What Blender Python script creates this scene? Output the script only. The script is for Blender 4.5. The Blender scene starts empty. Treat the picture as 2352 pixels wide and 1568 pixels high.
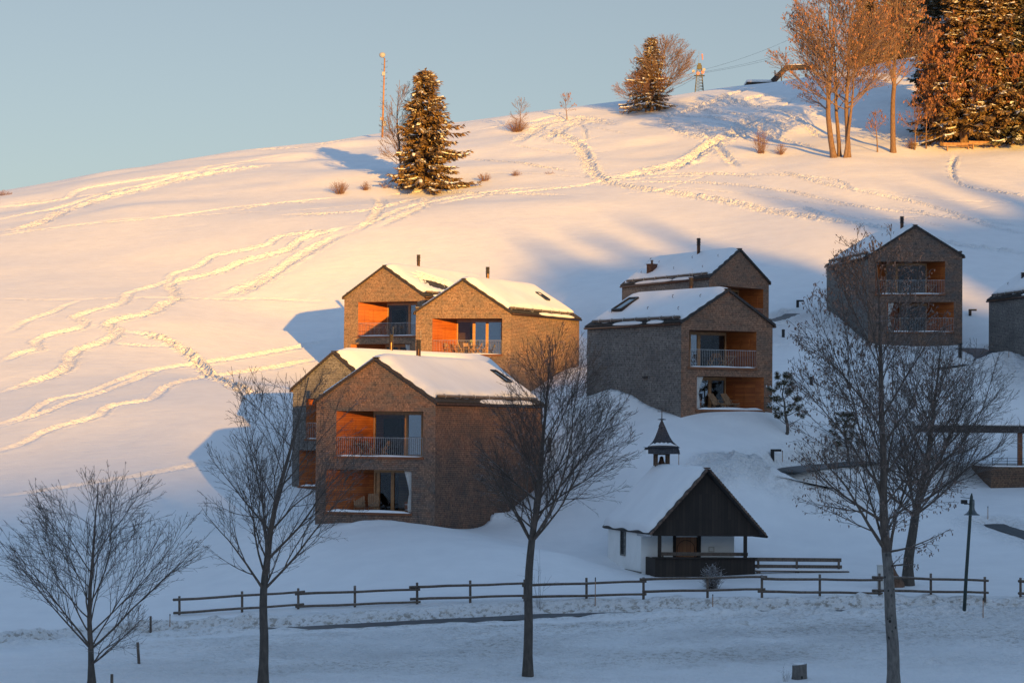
import bpy, math, random
import numpy as np
from mathutils import Vector, Matrix
S = bpy.context.scene
COL = S.collection
rad = math.radians

# ---------------------------------------------------------------- camera
FPX, CX, CY, HOR, ROLL = 2352 * 85 / 36, 1176.0, 784.0, 975.0, 0.009
PITCH = math.atan((HOR - CY) / FPX)
_f = Vector((0, math.cos(PITCH), math.sin(PITCH)))
_u0 = Vector((0, -math.sin(PITCH), math.cos(PITCH)))
_r0 = Vector((1, 0, 0))
_r = _r0 * math.cos(ROLL) + _u0 * math.sin(ROLL)
_u = -_r0 * math.sin(ROLL) + _u0 * math.cos(ROLL)
cam = bpy.data.cameras.new('camera')
cam.sensor_width = 36; cam.lens = 85; cam.clip_start = 1; cam.clip_end = 8000
camo = bpy.data.objects.new('camera', cam); COL.objects.link(camo)
camo.matrix_world = Matrix(((_r.x, _u.x, -_f.x, 0), (_r.y, _u.y, -_f.y, 0), (_r.z, _u.z, -_f.z, 0), (0, 0, 0, 1)))
S.camera = camo

# ---------------------------------------------------------------- sky, sun, exposure
SUN_EL, SUN_AZ = rad(7.0), rad(21.5)          # the sun stands low behind the viewer, to the right
to_sun = Vector((math.sin(SUN_AZ) * math.cos(SUN_EL), -math.cos(SUN_AZ) * math.cos(SUN_EL), math.sin(SUN_EL)))
W = bpy.data.worlds.new('World'); S.world = W; W.use_nodes = True
nt = W.node_tree
sky = nt.nodes.new('ShaderNodeTexSky'); sky.sky_type = 'NISHITA'; sky.sun_disc = False
sky.sun_elevation = SUN_EL
sky.sun_rotation = math.atan2(to_sun.x, to_sun.y)
sky.altitude = 1100; sky.air_density = 1.0; sky.dust_density = 0.9; sky.ozone_density = 1.8
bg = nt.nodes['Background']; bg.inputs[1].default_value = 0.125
# sky graded by height: low band greyed, dimmed; zenith boosted to fill the shade
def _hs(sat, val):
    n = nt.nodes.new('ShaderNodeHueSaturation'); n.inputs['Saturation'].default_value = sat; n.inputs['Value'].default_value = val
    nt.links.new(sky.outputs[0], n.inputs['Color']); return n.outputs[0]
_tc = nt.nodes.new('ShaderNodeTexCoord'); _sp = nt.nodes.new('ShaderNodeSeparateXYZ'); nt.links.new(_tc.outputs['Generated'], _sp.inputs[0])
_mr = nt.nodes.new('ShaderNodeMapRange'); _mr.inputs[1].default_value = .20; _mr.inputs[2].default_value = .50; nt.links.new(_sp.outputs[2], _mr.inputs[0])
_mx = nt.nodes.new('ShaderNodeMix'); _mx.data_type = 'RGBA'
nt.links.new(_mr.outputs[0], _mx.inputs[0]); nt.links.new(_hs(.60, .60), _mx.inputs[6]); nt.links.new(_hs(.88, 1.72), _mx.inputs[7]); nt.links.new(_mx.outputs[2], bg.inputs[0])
sun = bpy.data.lights.new('sun', 'SUN'); sun.energy = 5.0; sun.angle = rad(0.5); sun.color = (1.0, 0.505, 0.075)
suno = bpy.data.objects.new('sun', sun); COL.objects.link(suno)
suno.rotation_mode = 'QUATERNION'; suno.rotation_quaternion = to_sun.to_track_quat('Z', 'Y')
suno.location = to_sun * 900
S.view_settings.view_transform = 'Standard'; S.view_settings.look = 'None'
S.view_settings.exposure = 0.68; S.view_settings.gamma = 1
try:
    S.cycles.max_bounces = 6; S.cycles.diffuse_bounces = 4; S.cycles.transparent_max_bounces = 16
    S.cycles.sample_clamp_indirect = 4
except Exception: pass

# ---------------------------------------------------------------- measuring helpers
def at(px, py, d):
    v = _r * (px - CX) + _u * (CY - py) + _f * FPX
    return v * (d / v.y)
def proj(p):
    c = Vector(p)
    w = c.dot(_f)
    return CX + FPX * c.dot(_r) / w, CY - FPX * c.dot(_u) / w

# ---------------------------------------------------------------- tagging
def tag(o, label=None, cat=None, group=None, kind=None):
    if label: o['label'] = label
    if cat: o['category'] = cat
    if group: o['group'] = group
    if kind: o['kind'] = kind
    return o
def empty(name, loc, rz=0.0, label=None, cat=None, group=None):
    o = bpy.data.objects.new(name, None); COL.objects.link(o)
    o.location = loc; o.rotation_euler = (0, 0, rz); o.empty_display_size = 0.3
    return tag(o, label, cat, group)
def copy_tree(o, parent=None):
    c = o.copy(); COL.objects.link(c)
    if parent is not None: c.parent = parent
    for ch in [x for x in o.children]: copy_tree(ch, c)
    return c

# ---------------------------------------------------------------- mesh builder
class MB:
    def __init__(s): s.v = []; s.f = []; s.m = []
    def face(s, pts, mi=0):
        n = len(s.v); s.v += [tuple(p) for p in pts]; s.f.append(tuple(range(n, n + len(pts)))); s.m.append(mi)
    def mesh(s, vs, fs, mi=0):
        n = len(s.v); s.v += [tuple(p) for p in vs]
        for f in fs: s.f.append(tuple(i + n for i in f)); s.m.append(mi)
    def box(s, x0, x1, y0, y1, z0, z1, mi=0, M=None):
        vs = [(x0, y0, z0), (x1, y0, z0), (x1, y1, z0), (x0, y1, z0), (x0, y0, z1), (x1, y0, z1), (x1, y1, z1), (x0, y1, z1)]
        if M is not None: vs = [M @ Vector(v) for v in vs]
        s.mesh(vs, [(3, 2, 1, 0), (4, 5, 6, 7), (0, 1, 5, 4), (1, 2, 6, 5), (2, 3, 7, 6), (3, 0, 4, 7)], mi)
    def bar(s, a, b, w, h, mi=0, up=(0, 0, 1)):
        a = Vector(a); b = Vector(b); d = (b - a); L = d.length
        if L < 1e-6: return
        d.normalize(); u = Vector(up)
        if abs(d.dot(u)) > .98: u = Vector((1, 0, 0))
        sx = d.cross(u).normalized(); u = sx.cross(d)
        M = Matrix(((sx.x, d.x, u.x, a.x), (sx.y, d.y, u.y, a.y), (sx.z, d.z, u.z, a.z), (0, 0, 0, 1)))
        s.box(-w / 2, w / 2, 0, L, -h / 2, h / 2, mi, M)
    def path(s, pts, rs, n=6, mi=0, cap=True):
        pts = [Vector(p) for p in pts]
        base = len(s.v); k = len(pts)
        ref = None
        for i, p in enumerate(pts):
            d = (pts[min(i + 1, k - 1)] - pts[max(i - 1, 0)])
            if d.length < 1e-9: d = Vector((0, 0, 1))
            d.normalize()
            if ref is None: ref = Vector((1, 0, 0)) if abs(d.x) < .8 else Vector((0, 1, 0))
            x = (ref - d * ref.dot(d)).normalized(); y = d.cross(x); ref = x
            r = rs[i] if hasattr(rs, '__len__') else rs
            for j in range(n):
                a = 2 * math.pi * j / n
                s.v.append(tuple(p + x * (r * math.cos(a)) + y * (r * math.sin(a))))
        for i in range(k - 1):
            for j in range(n):
                a = base + i * n + j; b = base + i * n + (j + 1) % n
                s.f.append((a, b, b + n, a + n)); s.m.append(mi)
        if cap:
            s.f.append(tuple(base + j for j in range(n))[::-1]); s.m.append(mi)
            s.f.append(tuple(base + (k - 1) * n + j for j in range(n))); s.m.append(mi)
    def lathe(s, prof, c=(0, 0, 0), n=16, mi=0):
        s.path([(c[0], c[1], c[2] + z) for r, z in prof], [max(r, .001) for r, z in prof], n, mi)
    def build(s, name, mats, parent=None, smooth=False, uv=True, bevel=0):
        me = bpy.data.meshes.new(name)
        me.from_pydata(s.v, [], s.f)
        if not isinstance(mats, (list, tuple)): mats = [mats]
        for m in mats: me.materials.append(m)
        if len(s.f):
            me.polygons.foreach_set('material_index', np.array(s.m, dtype=np.int32))
        if smooth: me.polygons.foreach_set('use_smooth', np.ones(len(s.f), dtype=bool))
        if uv and len(s.f) < 60000:
            ul = me.uv_layers.new(name='UVMap'); dat = np.zeros((len(me.loops), 2), dtype=np.float32)
            for p in me.polygons:
                n = p.normal
                if abs(n.z) > .97: t = Vector((1, 0, 0)); b = Vector((0, 1, 0))
                else:
                    t = Vector((-n.y, n.x, 0)).normalized(); b = n.cross(t)
                for li in p.loop_indices:
                    co = me.vertices[me.loops[li].vertex_index].co
                    dat[li] = (co.dot(t), co.dot(b))
            ul.data.foreach_set('uv', dat.ravel())
        me.update()
        o = bpy.data.objects.new(name, me); COL.objects.link(o)
        if parent is not None: o.parent = parent
        if bevel:
            md = o.modifiers.new('bevel', 'BEVEL'); md.width = bevel; md.segments = 2; md.limit_method = 'ANGLE'
        return o

# ---------------------------------------------------------------- materials
def newmat(name):
    m = bpy.data.materials.new(name); m.use_nodes = True
    t = m.node_tree; b = t.nodes['Principled BSDF']
    return m, t, b
def N(t, typ, **kw):
    n = t.nodes.new(typ)
    for k, v in kw.items(): setattr(n, k, v)
    return n
def setin(n, **kw):
    for k, v in kw.items(): n.inputs[k.replace('_', ' ')].default_value = v
def mixc(t, fac, a, b):
    n = t.nodes.new('ShaderNodeMix'); n.data_type = 'RGBA'
    for i, x in ((0, fac), (6, a), (7, b)):
        if hasattr(x, 'is_linked'): t.links.new(x, n.inputs[i])
        else: n.inputs[i].default_value = x if i == 0 else (*x, 1) if len(x) == 3 else x
    return n.outputs[2]
def ramp(t, src, lo, hi):
    n = t.nodes.new('ShaderNodeMapRange'); t.links.new(src, n.inputs[0])
    n.inputs[1].default_value = lo; n.inputs[2].default_value = hi; n.clamp = True
    return n.outputs[0]
def noise(t, scale, vec=None, detail=4, rough=.55):
    n = t.nodes.new('ShaderNodeTexNoise'); n.inputs['Scale'].default_value = scale
    n.inputs['Detail'].default_value = detail; n.inputs['Roughness'].default_value = rough
    if vec is not None: t.links.new(vec, n.inputs['Vector'])
    return n.outputs['Fac']
def mathn(t, op, a, b=None):
    n = t.nodes.new('ShaderNodeMath'); n.operation = op
    for i, x in enumerate((a, b)):
        if x is None: continue
        if hasattr(x, 'is_linked'): t.links.new(x, n.inputs[i])
        else: n.inputs[i].default_value = x
    return n.outputs[0]
def bump(t, b, h, dist=.02, strength=.6):
    n = t.nodes.new('ShaderNodeBump'); n.inputs['Distance'].default_value = dist; n.inputs['Strength'].default_value = strength
    t.links.new(h, n.inputs['Height']); t.links.new(n.outputs[0], b.inputs['Normal']); return n
def objco(t, scale=None):
    c = t.nodes.new('ShaderNodeTexCoord').outputs['Object']
    if scale:
        m = t.nodes.new('ShaderNodeMapping'); t.links.new(c, m.inputs[0]); m.inputs['Scale'].default_value = scale; c = m.outputs[0]
    return c
def uvco(t, scale=None):
    c = t.nodes.new('ShaderNodeUVMap').outputs[0]
    if scale:
        m = t.nodes.new('ShaderNodeMapping'); t.links.new(c, m.inputs[0]); m.inputs['Scale'].default_value = scale; c = m.outputs[0]
    return c
def plain(name, c, rough=.7, metal=0, var=.25, nscale=6, bmp=0):
    m, t, b = newmat(name)
    n = noise(t, nscale, objco(t))
    t.links.new(mixc(t, ramp(t, n, .3, .7), tuple(x * (1 - var) for x in c), tuple(min(1, x * (1 + var)) for x in c)), b.inputs['Base Color'])
    b.inputs['Roughness'].default_value = rough; b.inputs['Metallic'].default_value = metal
    if bmp: bump(t, b, noise(t, nscale * 4, objco(t)), bmp)
    return m

def shingle(name, c1, c2, c3, weather=.5, rust=(.30, .12, .06)):
    """small wooden shingles laid in rows; c1/c2 single shingles, c3 weathered patches"""
    m, t, b = newmat(name)
    uv = uvco(t)
    # rows are slightly wavy
    nz = N(t, 'ShaderNodeTexNoise'); nz.inputs['Scale'].default_value = 3.0; t.links.new(uv, nz.inputs['Vector'])
    sub = N(t, 'ShaderNodeVectorMath', operation='MULTIPLY_ADD'); t.links.new(nz.outputs['Color'], sub.inputs[0])
    sub.inputs[1].default_value = (.035, .035, 0); t.links.new(uv, sub.inputs[2]); uvw = sub.outputs[0]
    br = N(t, 'ShaderNodeTexBrick'); t.links.new(uvw, br.inputs['Vector'])
    br.inputs['Scale'].default_value = 1; br.inputs['Brick Width'].default_value = .095; br.inputs['Row Height'].default_value = .112
    br.inputs['Mortar Size'].default_value = .010; br.inputs['Mortar Smooth'].default_value = .25; br.offset = .37; br.offset_frequency = 2
    br.squash = .82; br.squash_frequency = 3
    br.inputs['Color1'].default_value = (0, 0, 0, 1); br.inputs['Color2'].default_value = (1, 1, 1, 1); br.inputs['Mortar'].default_value = (.4, .4, .4, 1)
    br.inputs['Bias'].default_value = 0
    col = mixc(t, br.outputs['Color'], c1, c2)
    # blotches: weathering, row-wise drift
    w = noise(t, .55, uvco(t, (1, 1.6, 1)), 5, .65)
    col = mixc(t, mathn(t, 'MULTIPLY', ramp(t, w, .40, .66), weather), col, c3)
    w2 = noise(t, 5.5, uvco(t, (1, .9, 1)), 3, .6)
    col = mixc(t, mathn(t, 'MULTIPLY', ramp(t, w2, .50, .70), .8), col, tuple(x * .38 for x in c3))
    w3 = noise(t, 2.1, uvco(t, (.7, 1.4, 1)), 3, .6)
    col = mixc(t, mathn(t, 'MULTIPLY', ramp(t, w3, .55, .75), .55), col, rust)
    # shadow gap of every row is real relief in the height; the joint itself is dark old wood
    col = mixc(t, mathn(t, 'MULTIPLY', br.outputs['Fac'], .8), col, tuple(x * .22 for x in c3))
    t.links.new(col, b.inputs['Base Color'])
    b.inputs['Roughness'].default_value = .85
    sx = N(t, 'ShaderNodeSeparateXYZ'); t.links.new(uvw, sx.inputs[0])
    fr = mathn(t, 'FRACT', mathn(t, 'DIVIDE', sx.outputs[1], .112))
    h = mathn(t, 'SUBTRACT', mathn(t, 'MULTIPLY', fr, -.7), mathn(t, 'MULTIPLY', br.outputs['Fac'], .8))
    h = mathn(t, 'ADD', h, mathn(t, 'MULTIPLY', w2, .9))
    bump(t, b, h, .03, .8)
    return m

def planks(name, c1, c2, width=.14, vertical=False, rough=.55, stain=.35):
    m, t, b = newmat(name)
    sc = (1, 1, 1)
    uv = uvco(t)
    if vertical:
        mp = N(t, 'ShaderNodeMapping'); mp.inputs['Rotation'].default_value = (0, 0, math.pi / 2); t.links.new(uv, mp.inputs[0]); uv = mp.outputs[0]
    br = N(t, 'ShaderNodeTexBrick'); t.links.new(uv, br.inputs['Vector'])
    br.inputs['Scale'].default_value = 1; br.inputs['Brick Width'].default_value = 3.1; br.inputs['Row Height'].default_value = width
    br.inputs['Mortar Size'].default_value = .006; br.offset = .43
    br.inputs['Color1'].default_value = (0, 0, 0, 1); br.inputs['Color2'].default_value = (1, 1, 1, 1); br.inputs['Mortar'].default_value = (.3, .3, .3, 1)
    mp = N(t, 'ShaderNodeMapping'); mp.inputs['Scale'].default_value = (1.2, 14, 1); t.links.new(uv, mp.inputs[0])
    g = noise(t, 1.7, mp.outputs[0], 5, .6)
    f = mathn(t, 'ADD', mathn(t, 'MULTIPLY', br.outputs['Color'], .55), mathn(t, 'MULTIPLY', g, .6))
    col = mixc(t, ramp(t, f, .2, .95), c1, c2)
    col = mixc(t, mathn(t, 'MULTIPLY', ramp(t, noise(t, .8, uv, 4), .5, .7), stain), col, tuple(x * .45 for x in c1))
    col = mixc(t, br.outputs['Fac'], col, tuple(x * .2 for x in c1))
    t.links.new(col, b.inputs['Base Color']); b.inputs['Roughness'].default_value = rough
    bump(t, b, mathn(t, 'SUBTRACT', mathn(t, 'MULTIPLY', g, .3), br.outputs['Fac']), .008, .5)
    return m

def snow(name, rough_amt=1.0, dirt=False, attr=False):
    m, t, b = newmat(name)
    co = objco(t)
    base = (.84, .86, .89)
    col = mixc(t, ramp(t, noise(t, .6, co, 5), .3, .7), (.82, .82, .83), (.88, .88, .885))
    h1 = mathn(t, 'MULTIPLY', noise(t, 1.1, co, 6, .6), .5)
    if attr:
        a = N(t, 'ShaderNodeAttribute', attribute_name='churn').outputs['Fac']
        dd = N(t, 'ShaderNodeAttribute', attribute_name='dirt').outputs['Fac']
        vo = N(t, 'ShaderNodeTexVoronoi'); vo.inputs['Scale'].default_value = 3.1; t.links.new(co, vo.inputs['Vector'])
        vo2 = N(t, 'ShaderNodeTexVoronoi'); vo2.inputs['Scale'].default_value = 7.3; t.links.new(co, vo2.inputs['Vector'])
        ch = mathn(t, 'ADD', mathn(t, 'MULTIPLY', vo.outputs['Distance'], -.9), mathn(t, 'MULTIPLY', vo2.outputs['Distance'], -.45))
        ch = mathn(t, 'ADD', ch, mathn(t, 'MULTIPLY', noise(t, 5, co, 6, .7), .8))
        h = mathn(t, 'ADD', mathn(t, 'MULTIPLY', h1, .22), mathn(t, 'MULTIPLY', ch, mathn(t, 'MULTIPLY', a, 1.0)))
        # fine wind crust everywhere
        h = mathn(t, 'ADD', h, mathn(t, 'MULTIPLY', noise(t, 9, co, 4, .6), .05))
        h = mathn(t, 'ADD', h, mathn(t, 'MULTIPLY', noise(t, 1.0, objco(t, (.55, 1.9, 1)), 5, .62), .16))
        bump(t, b, h, .30, 1.0)
        g = noise(t, 3.4, co, 6, .72)
        f = mathn(t, 'MULTIPLY', ramp(t, g, .50, .60), dd)
        col = mixc(t, f, col, (.20, .155, .10))
        g2 = noise(t, 1.1, co, 3, .6)
        col = mixc(t, mathn(t, 'MULTIPLY', ramp(t, g2, .35, .7), mathn(t, 'MULTIPLY', dd, .35)), col, (.62, .56, .47))
    else:
        bump(t, b, mathn(t, 'ADD', h1, mathn(t, 'MULTIPLY', noise(t, 12, co, 4), .06)), .05 * rough_amt, .8)
    t.links.new(col, b.inputs['Base Color'])
    b.inputs['Roughness'].default_value = .62
    b.inputs['Specular IOR Level'].default_value = .3
    return m

def snowtop(name, c, amt=.6, scale=5, rough=.85, thr=.35, spots=0, snowc=(.83, .85, .88), nscale=9):
    """a bark or wood whose upward faces carry snow"""
    m, t, b = newmat(name)
    co = objco(t)
    n = noise(t, nscale, objco(t, (1, 1, .35)), 5, .65)
    col = mixc(t, ramp(t, n, .3, .7), tuple(x * .55 for x in c), tuple(x * 1.35 for x in c))
    if spots:
        vo = N(t, 'ShaderNodeTexVoronoi'); vo.inputs['Scale'].default_value = 5.5; t.links.new(objco(t, (1, 1, .8)), vo.inputs['Vector'])
        col = mixc(t, mathn(t, 'MULTIPLY', mathn(t, 'SUBTRACT', 1.0, ramp(t, vo.outputs['Distance'], .22, .30)), ramp(t, noise(t, .9, co, 2), .46, .56)), col, (.012, .011, .010))
    ge = N(t, 'ShaderNodeNewGeometry'); sx = N(t, 'ShaderNodeSeparateXYZ'); t.links.new(ge.outputs['Normal'], sx.inputs[0])
    f = mathn(t, 'ADD', sx.outputs[2], mathn(t, 'MULTIPLY', mathn(t, 'SUBTRACT', noise(t, scale, co, 3), .5), 1.2))
    f = mathn(t, 'MULTIPLY', ramp(t, f, thr, thr + .12), amt)
    t.links.new(mixc(t, f, col, snowc), b.inputs['Base Color']); b.inputs['Roughness'].default_value = rough
    bump(t, b, n, .02, .6)
    return m

M = {}
M['shingle_red'] = shingle('shingle red brown', (.165, .082, .048), (.34, .175, .105), (.095, .07, .056), .85, (.25, .085, .04))
M['shingle_front'] = shingle('shingle brown', (.21, .115, .072), (.42, .24, .155), (.15, .132, .120), 1.0, (.27, .10, .05))
M['shingle_grey'] = shingle('shingle silver grey', (.19, .175, .16), (.34, .31, .28), (.13, .12, .115), .8, (.24, .18, .14))
M['shingle_tan'] = shingle('shingle tan', (.30, .175, .10), (.52, .33, .21), (.21, .165, .125), .75, (.38, .15, .07))
M['shingle_warm'] = shingle('shingle warm brown', (.29, .135, .075), (.50, .26, .155), (.19, .13, .095), .8, (.36, .12, .05))
M['roof'] = shingle('roof shingle', (.05, .045, .042), (.09, .08, .075), (.03, .03, .032), .5, (.06, .045, .04))
M['wood'] = planks('larch boards', (.29, .062, .011), (.52, .15, .028), .13)
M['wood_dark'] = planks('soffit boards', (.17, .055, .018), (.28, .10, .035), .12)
M['frame'] = plain('larch frame', (.50, .26, .11), .5, var=.2)
M['verge'] = plain('dark verge', (.045, .035, .032), .8, var=.4)
M['interior'] = planks('interior boards', (.46, .20, .07), (.62, .31, .12), .15)
M['black'] = plain('black metal', (.012, .013, .016), .45, .3)
M['dark'] = plain('dark opening', (.012, .009, .008), .8)
M['copper'] = plain('weathered copper', (.10, .055, .038), .38, .8, .35, 5)
M['steel'] = plain('galvanised steel', (.42, .43, .44), .45, .6)
M['log'] = snowtop('weathered log', (.13, .10, .08), .25, 2, nscale=12)
M['curtain'] = plain('linen curtain', (.62, .60, .57), .9, var=.12)
M['chairwood'] = plain('chair wood', (.42, .23, .11), .6, var=.25)
M['snow'] = snow('snow cover')
M['ground'] = snow('snow field', attr=True)
M['asphalt'] = plain('wet asphalt', (.030, .032, .036), .55, var=.35, nscale=2, bmp=.01)
M['lampglass'] = plain('lamp glass', (.5, .5, .5), .2)
def glassmat(name, fac, tint=(.9, .93, .95)):
    m, t, b = newmat(name); t.nodes.remove(b)
    tr = N(t, 'ShaderNodeBsdfTransparent'); tr.inputs[0].default_value = (*tint, 1)
    gl = N(t, 'ShaderNodeBsdfGlossy'); gl.inputs['Roughness'].default_value = .015
    mx = N(t, 'ShaderNodeMixShader'); mx.inputs[0].default_value = fac
    t.links.new(tr.outputs[0], mx.inputs[1]); t.links.new(gl.outputs[0], mx.inputs[2])
    t.links.new(mx.outputs[0], t.nodes['Material Output'].inputs[0])
    return m
M['glass'] = glassmat('window glass', .045, (.90, .91, .91))
M['glass_sky'] = glassmat('window glass sky reflection', .38, (.6, .68, .74))  # stronger mirror and blue tint imitate sky reflected in these panes
# ---------------------------------------------------------------- value noise for shaping the snow
_rs = np.random.RandomState(7)
_lat = _rs.rand(256, 256)
def vnoise(x, y):
    xi = np.floor(x).astype(int); yi = np.floor(y).astype(int)
    fx = x - xi; fy = y - yi
    fx = fx * fx * (3 - 2 * fx); fy = fy * fy * (3 - 2 * fy)
    a = _lat[xi % 256, yi % 256]; b = _lat[(xi + 1) % 256, yi % 256]; c = _lat[xi % 256, (yi + 1) % 256]; d = _lat[(xi + 1) % 256, (yi + 1) % 256]
    return (a * (1 - fx) + b * fx) * (1 - fy) + (c * (1 - fx) + d * fx) * fy - .5
def fbm(x, y, o=4):
    r = 0; a = 1.0
    for i in range(o):
        r = r + a * vnoise(x + 17.3 * i, y + 9.1 * i); a *= .5; x = x * 2.03; y = y * 2.03
    return r

# ---------------------------------------------------------------- terrain control points (a pixel of the view and how far the snow is there)
CP = [(-500, 1590, 90), (0, 1580, 90), (600, 1575, 90), (1212, 1553, 95.5), (1800, 1570, 90), (2352, 1570, 90), (2800, 1570, 90),
      # road shoulder and fence line
      (-300, 1490, 113), (0, 1475, 113), (412, 1412, 122), (685, 1398, 119), (960, 1387, 118), (1347, 1374, 118), (1750, 1370, 118), (2138, 1366, 118), (2400, 1368, 118), (2800, 1370, 118),
      # meadow
      (100, 1330, 133), (500, 1300, 134), (900, 1262, 127), (1000, 1205, 135.5), (724, 1202, 138.5), (1300, 1262, 127), (1270, 1185, 142), (1150, 1186, 145),
      (1415, 1312, 130), (1470, 1330, 125.5), (1500, 1322, 125), (1740, 1322, 125), (1900, 1318, 126), (2085, 1335, 122), (1850, 1200, 137), (1400, 1240, 138),
      (1560, 1100, 138.5), (1700, 1090, 139.5), (1880, 1110, 141), (1900, 1072, 146), (2290, 1195, 140), (2352, 1130, 147), (2600, 1120, 150), (2100, 1130, 148), (2100, 1030, 158), (2352, 1000, 168),
      # slope by the houses
      (668, 1128, 163), (300, 1140, 158), (0, 1160, 158), (-400, 1180, 158), (560, 1130, 159), (1250, 1100, 152), (1420, 1030, 144.5), (1300, 1000, 162),
      (1566, 966, 147.5), (1660, 966, 148.3), (1770, 955, 150.3), (1353, 874, 158), (1430, 905, 153.5), (1880, 925, 158), (1180, 935, 186), (1219, 898, 190), (1330, 840, 197.4), (487, 982, 171.5), (300, 995, 172), (0, 1003, 173), (536, 890, 189), (1900, 840, 176), (1800, 870, 170),
      (960, 925, 187), (791, 884, 202.7), (0, 900, 193), (-400, 910, 193), (680, 735, 224), (400, 740, 216),
      (2000, 800, 189), (2208, 795, 188), (1898, 706, 202), (2290, 800, 184), (2352, 815, 179), (2276, 789, 185), (1850, 715, 200), (2352, 880, 173), (2230, 700, 200), (2600, 800, 186),
      (1629, 800, 184), (1790, 740, 191), (1426, 800, 197), (1350, 700, 210),
      # open hill
      (1250, 560, 237), (1600, 560, 234), (1900, 545, 228), (2352, 580, 224), (2800, 590, 224),
      (0, 620, 240), (400, 600, 241), (800, 560, 240), (-400, 640, 240),
      (0, 520, 266), (400, 478, 264), (970, 434, 270), (1300, 430, 264), (1600, 415, 264), (1930, 365, 270), (2060, 353, 275), (2200, 342, 276), (2352, 338, 276), (2700, 330, 278),
      (1300, 330, 294), (700, 380, 292), (1600, 300, 296), (1850, 300, 292), (1495, 254, 312),
      # crest
      (-400, 510, 292), (0, 447, 296), (200, 410, 300), (400, 376, 304), (600, 352, 308), (780, 325, 312), (1050, 290, 318), (1250, 256, 324), (1450, 231, 330), (1600, 207, 336), (1750, 190, 340),
      (1900, 172, 340), (2000, 150, 338), (2200, 115, 338), (2352, 108, 340), (2700, 100, 345)]
cpw = [at(*c) for c in CP]
# behind the crest the hill rounds over; in front, the meadow runs on under the viewer
for px, py, d in [(-400, 510, 292), (0, 447, 296), (400, 376, 304), (780, 325, 312), (1250, 256, 324), (1600, 207, 336), (1900, 172, 340)]:
    p = at(px, py, d); cpw += [Vector((p.x * 1.12, d + 40, p.z + 1.0)), Vector((p.x * 1.3, d + 110, p.z - 8))]
for px in (2200, 2600):
    p = at(px, 90, 340); cpw += [Vector((p.x * 1.15, 390, p.z + 3)), Vector((p.x * 1.3, 450, p.z))]
for x in (-60, 0, 60):
    cpw += [Vector((x, 60, -11.0)), Vector((x, 20, -12.5))]
cpw += [Vector((s * 130, 100, -9.5)) for s in (-1, 1)] + [Vector((-130, 200, 3)), Vector((130, 200, 9)), Vector((-130, 300, 24)), Vector((140, 300, 40))]
_c = np.array([[p.x, p.y] for p in cpw]); _z = np.array([p.z for p in cpw])
def _k(r2): return .5 * r2 * np.log(r2 + 1e-9)
_n = len(_c)
_A = np.zeros((_n + 3, _n + 3)); _r2 = ((_c[:, None] - _c[None]) ** 2).sum(-1)
_A[:_n, :_n] = _k(_r2) + np.eye(_n) * 8.0
_P = np.c_[np.ones(_n), _c]; _A[:_n, _n:] = _P; _A[_n:, :_n] = _P.T
_w = np.linalg.solve(_A, np.r_[_z, 0, 0, 0])
def tps(x, y):
    sh = x.shape; x = x.ravel(); y = y.ravel(); out = np.empty(len(x))
    for i in range(0, len(x), 20000):
        X = x[i:i + 20000]; Y = y[i:i + 20000]
        out[i:i + 20000] = _k((X[:, None] - _c[:, 0]) ** 2 + (Y[:, None] - _c[:, 1]) ** 2) @ _w[:_n] + _w[_n] + _w[_n + 1] * X + _w[_n + 2] * Y
    return out.reshape(sh)
def spaced(breaks):
    out = [breaks[0][0]]
    for (a, s), (b, _) in zip(breaks, breaks[1:]):
        n = max(1, int(round((b - a) / s))); out += [a + (b - a) * k / n for k in range(1, n + 1)]
    return np.array(out)
gx = spaced([(-1500, 150), (-300, 30), (-110, 8), (-74, 1.2), (-60, .36), (-44, .23), (52, .36), (66, 1.2), (84, 8), (140, 30), (320, 150), (1500, 1)])
gy = spaced([(-1600, 150), (-100, 40), (60, 6), (84, .6), (90, .20), (128, .24), (215, .26), (300, .4), (345, 1.2), (372, 6), (440, 40), (900, 200), (2500, 1)])
GX, GY = np.meshgrid(gx, gy)
cx_ = np.clip(GX, -130, 140); cy_ = np.clip(GY, 15, 430)
GZ = tps(cx_, cy_)
out_d = np.hypot(GX - cx_, GY - cy_)
far = np.clip(out_d / 250, 0, 1)
GZ = GZ * (1 - far) + far * np.where(GY > 200, 5.0, -14.0)
# soft undulation of the wind-laid snow
ww = np.clip((GY - 120) / 60, .15, 1)
GZ += fbm(GX / 21, GY / 14, 2) * .55 * ww + fbm(GX / 6.0, GY / 4, 2) * .05 * ww
hh = np.clip((GY - 255) / 25, 0, 1) * np.clip((345 - GY) / 20, 0, 1)
GZ += hh * (fbm(GX / 15 + 50, GY / 8 + 9, 2) * .9)
GZ0 = GZ.copy()
def tz(x, y, G=None):
    G = GZ if G is None else G
    x = np.asarray(x, float); y = np.asarray(y, float)
    i = np.clip(np.searchsorted(gx, x) - 1, 0, len(gx) - 2); j = np.clip(np.searchsorted(gy, y) - 1, 0, len(gy) - 2)
    fx = (x - gx[i]) / (gx[i + 1] - gx[i]); fy = (y - gy[j]) / (gy[j + 1] - gy[j])
    return (G[j, i] * (1 - fx) + G[j, i + 1] * fx) * (1 - fy) + (G[j + 1, i] * (1 - fx) + G[j + 1, i + 1] * fx) * fy
def ground(px, py, d0=88, d1=420):
    """the snow point seen at a pixel of the view"""
    ts = np.arange(d0, d1, .25)
    v = _r * (px - CX) + _u * (CY - py) + _f * FPX; v = v / v.y
    h = v.z * ts - tz(v.x * ts, ts)
    k = np.where(h < 0)[0]
    if len(k) == 0: k = [int(np.argmin(h))]
    d = ts[k[0]]
    return Vector((v.x * d, d, float(tz(v.x * d, d))))
def gz(x, y): return float(tz(x, y))
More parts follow.
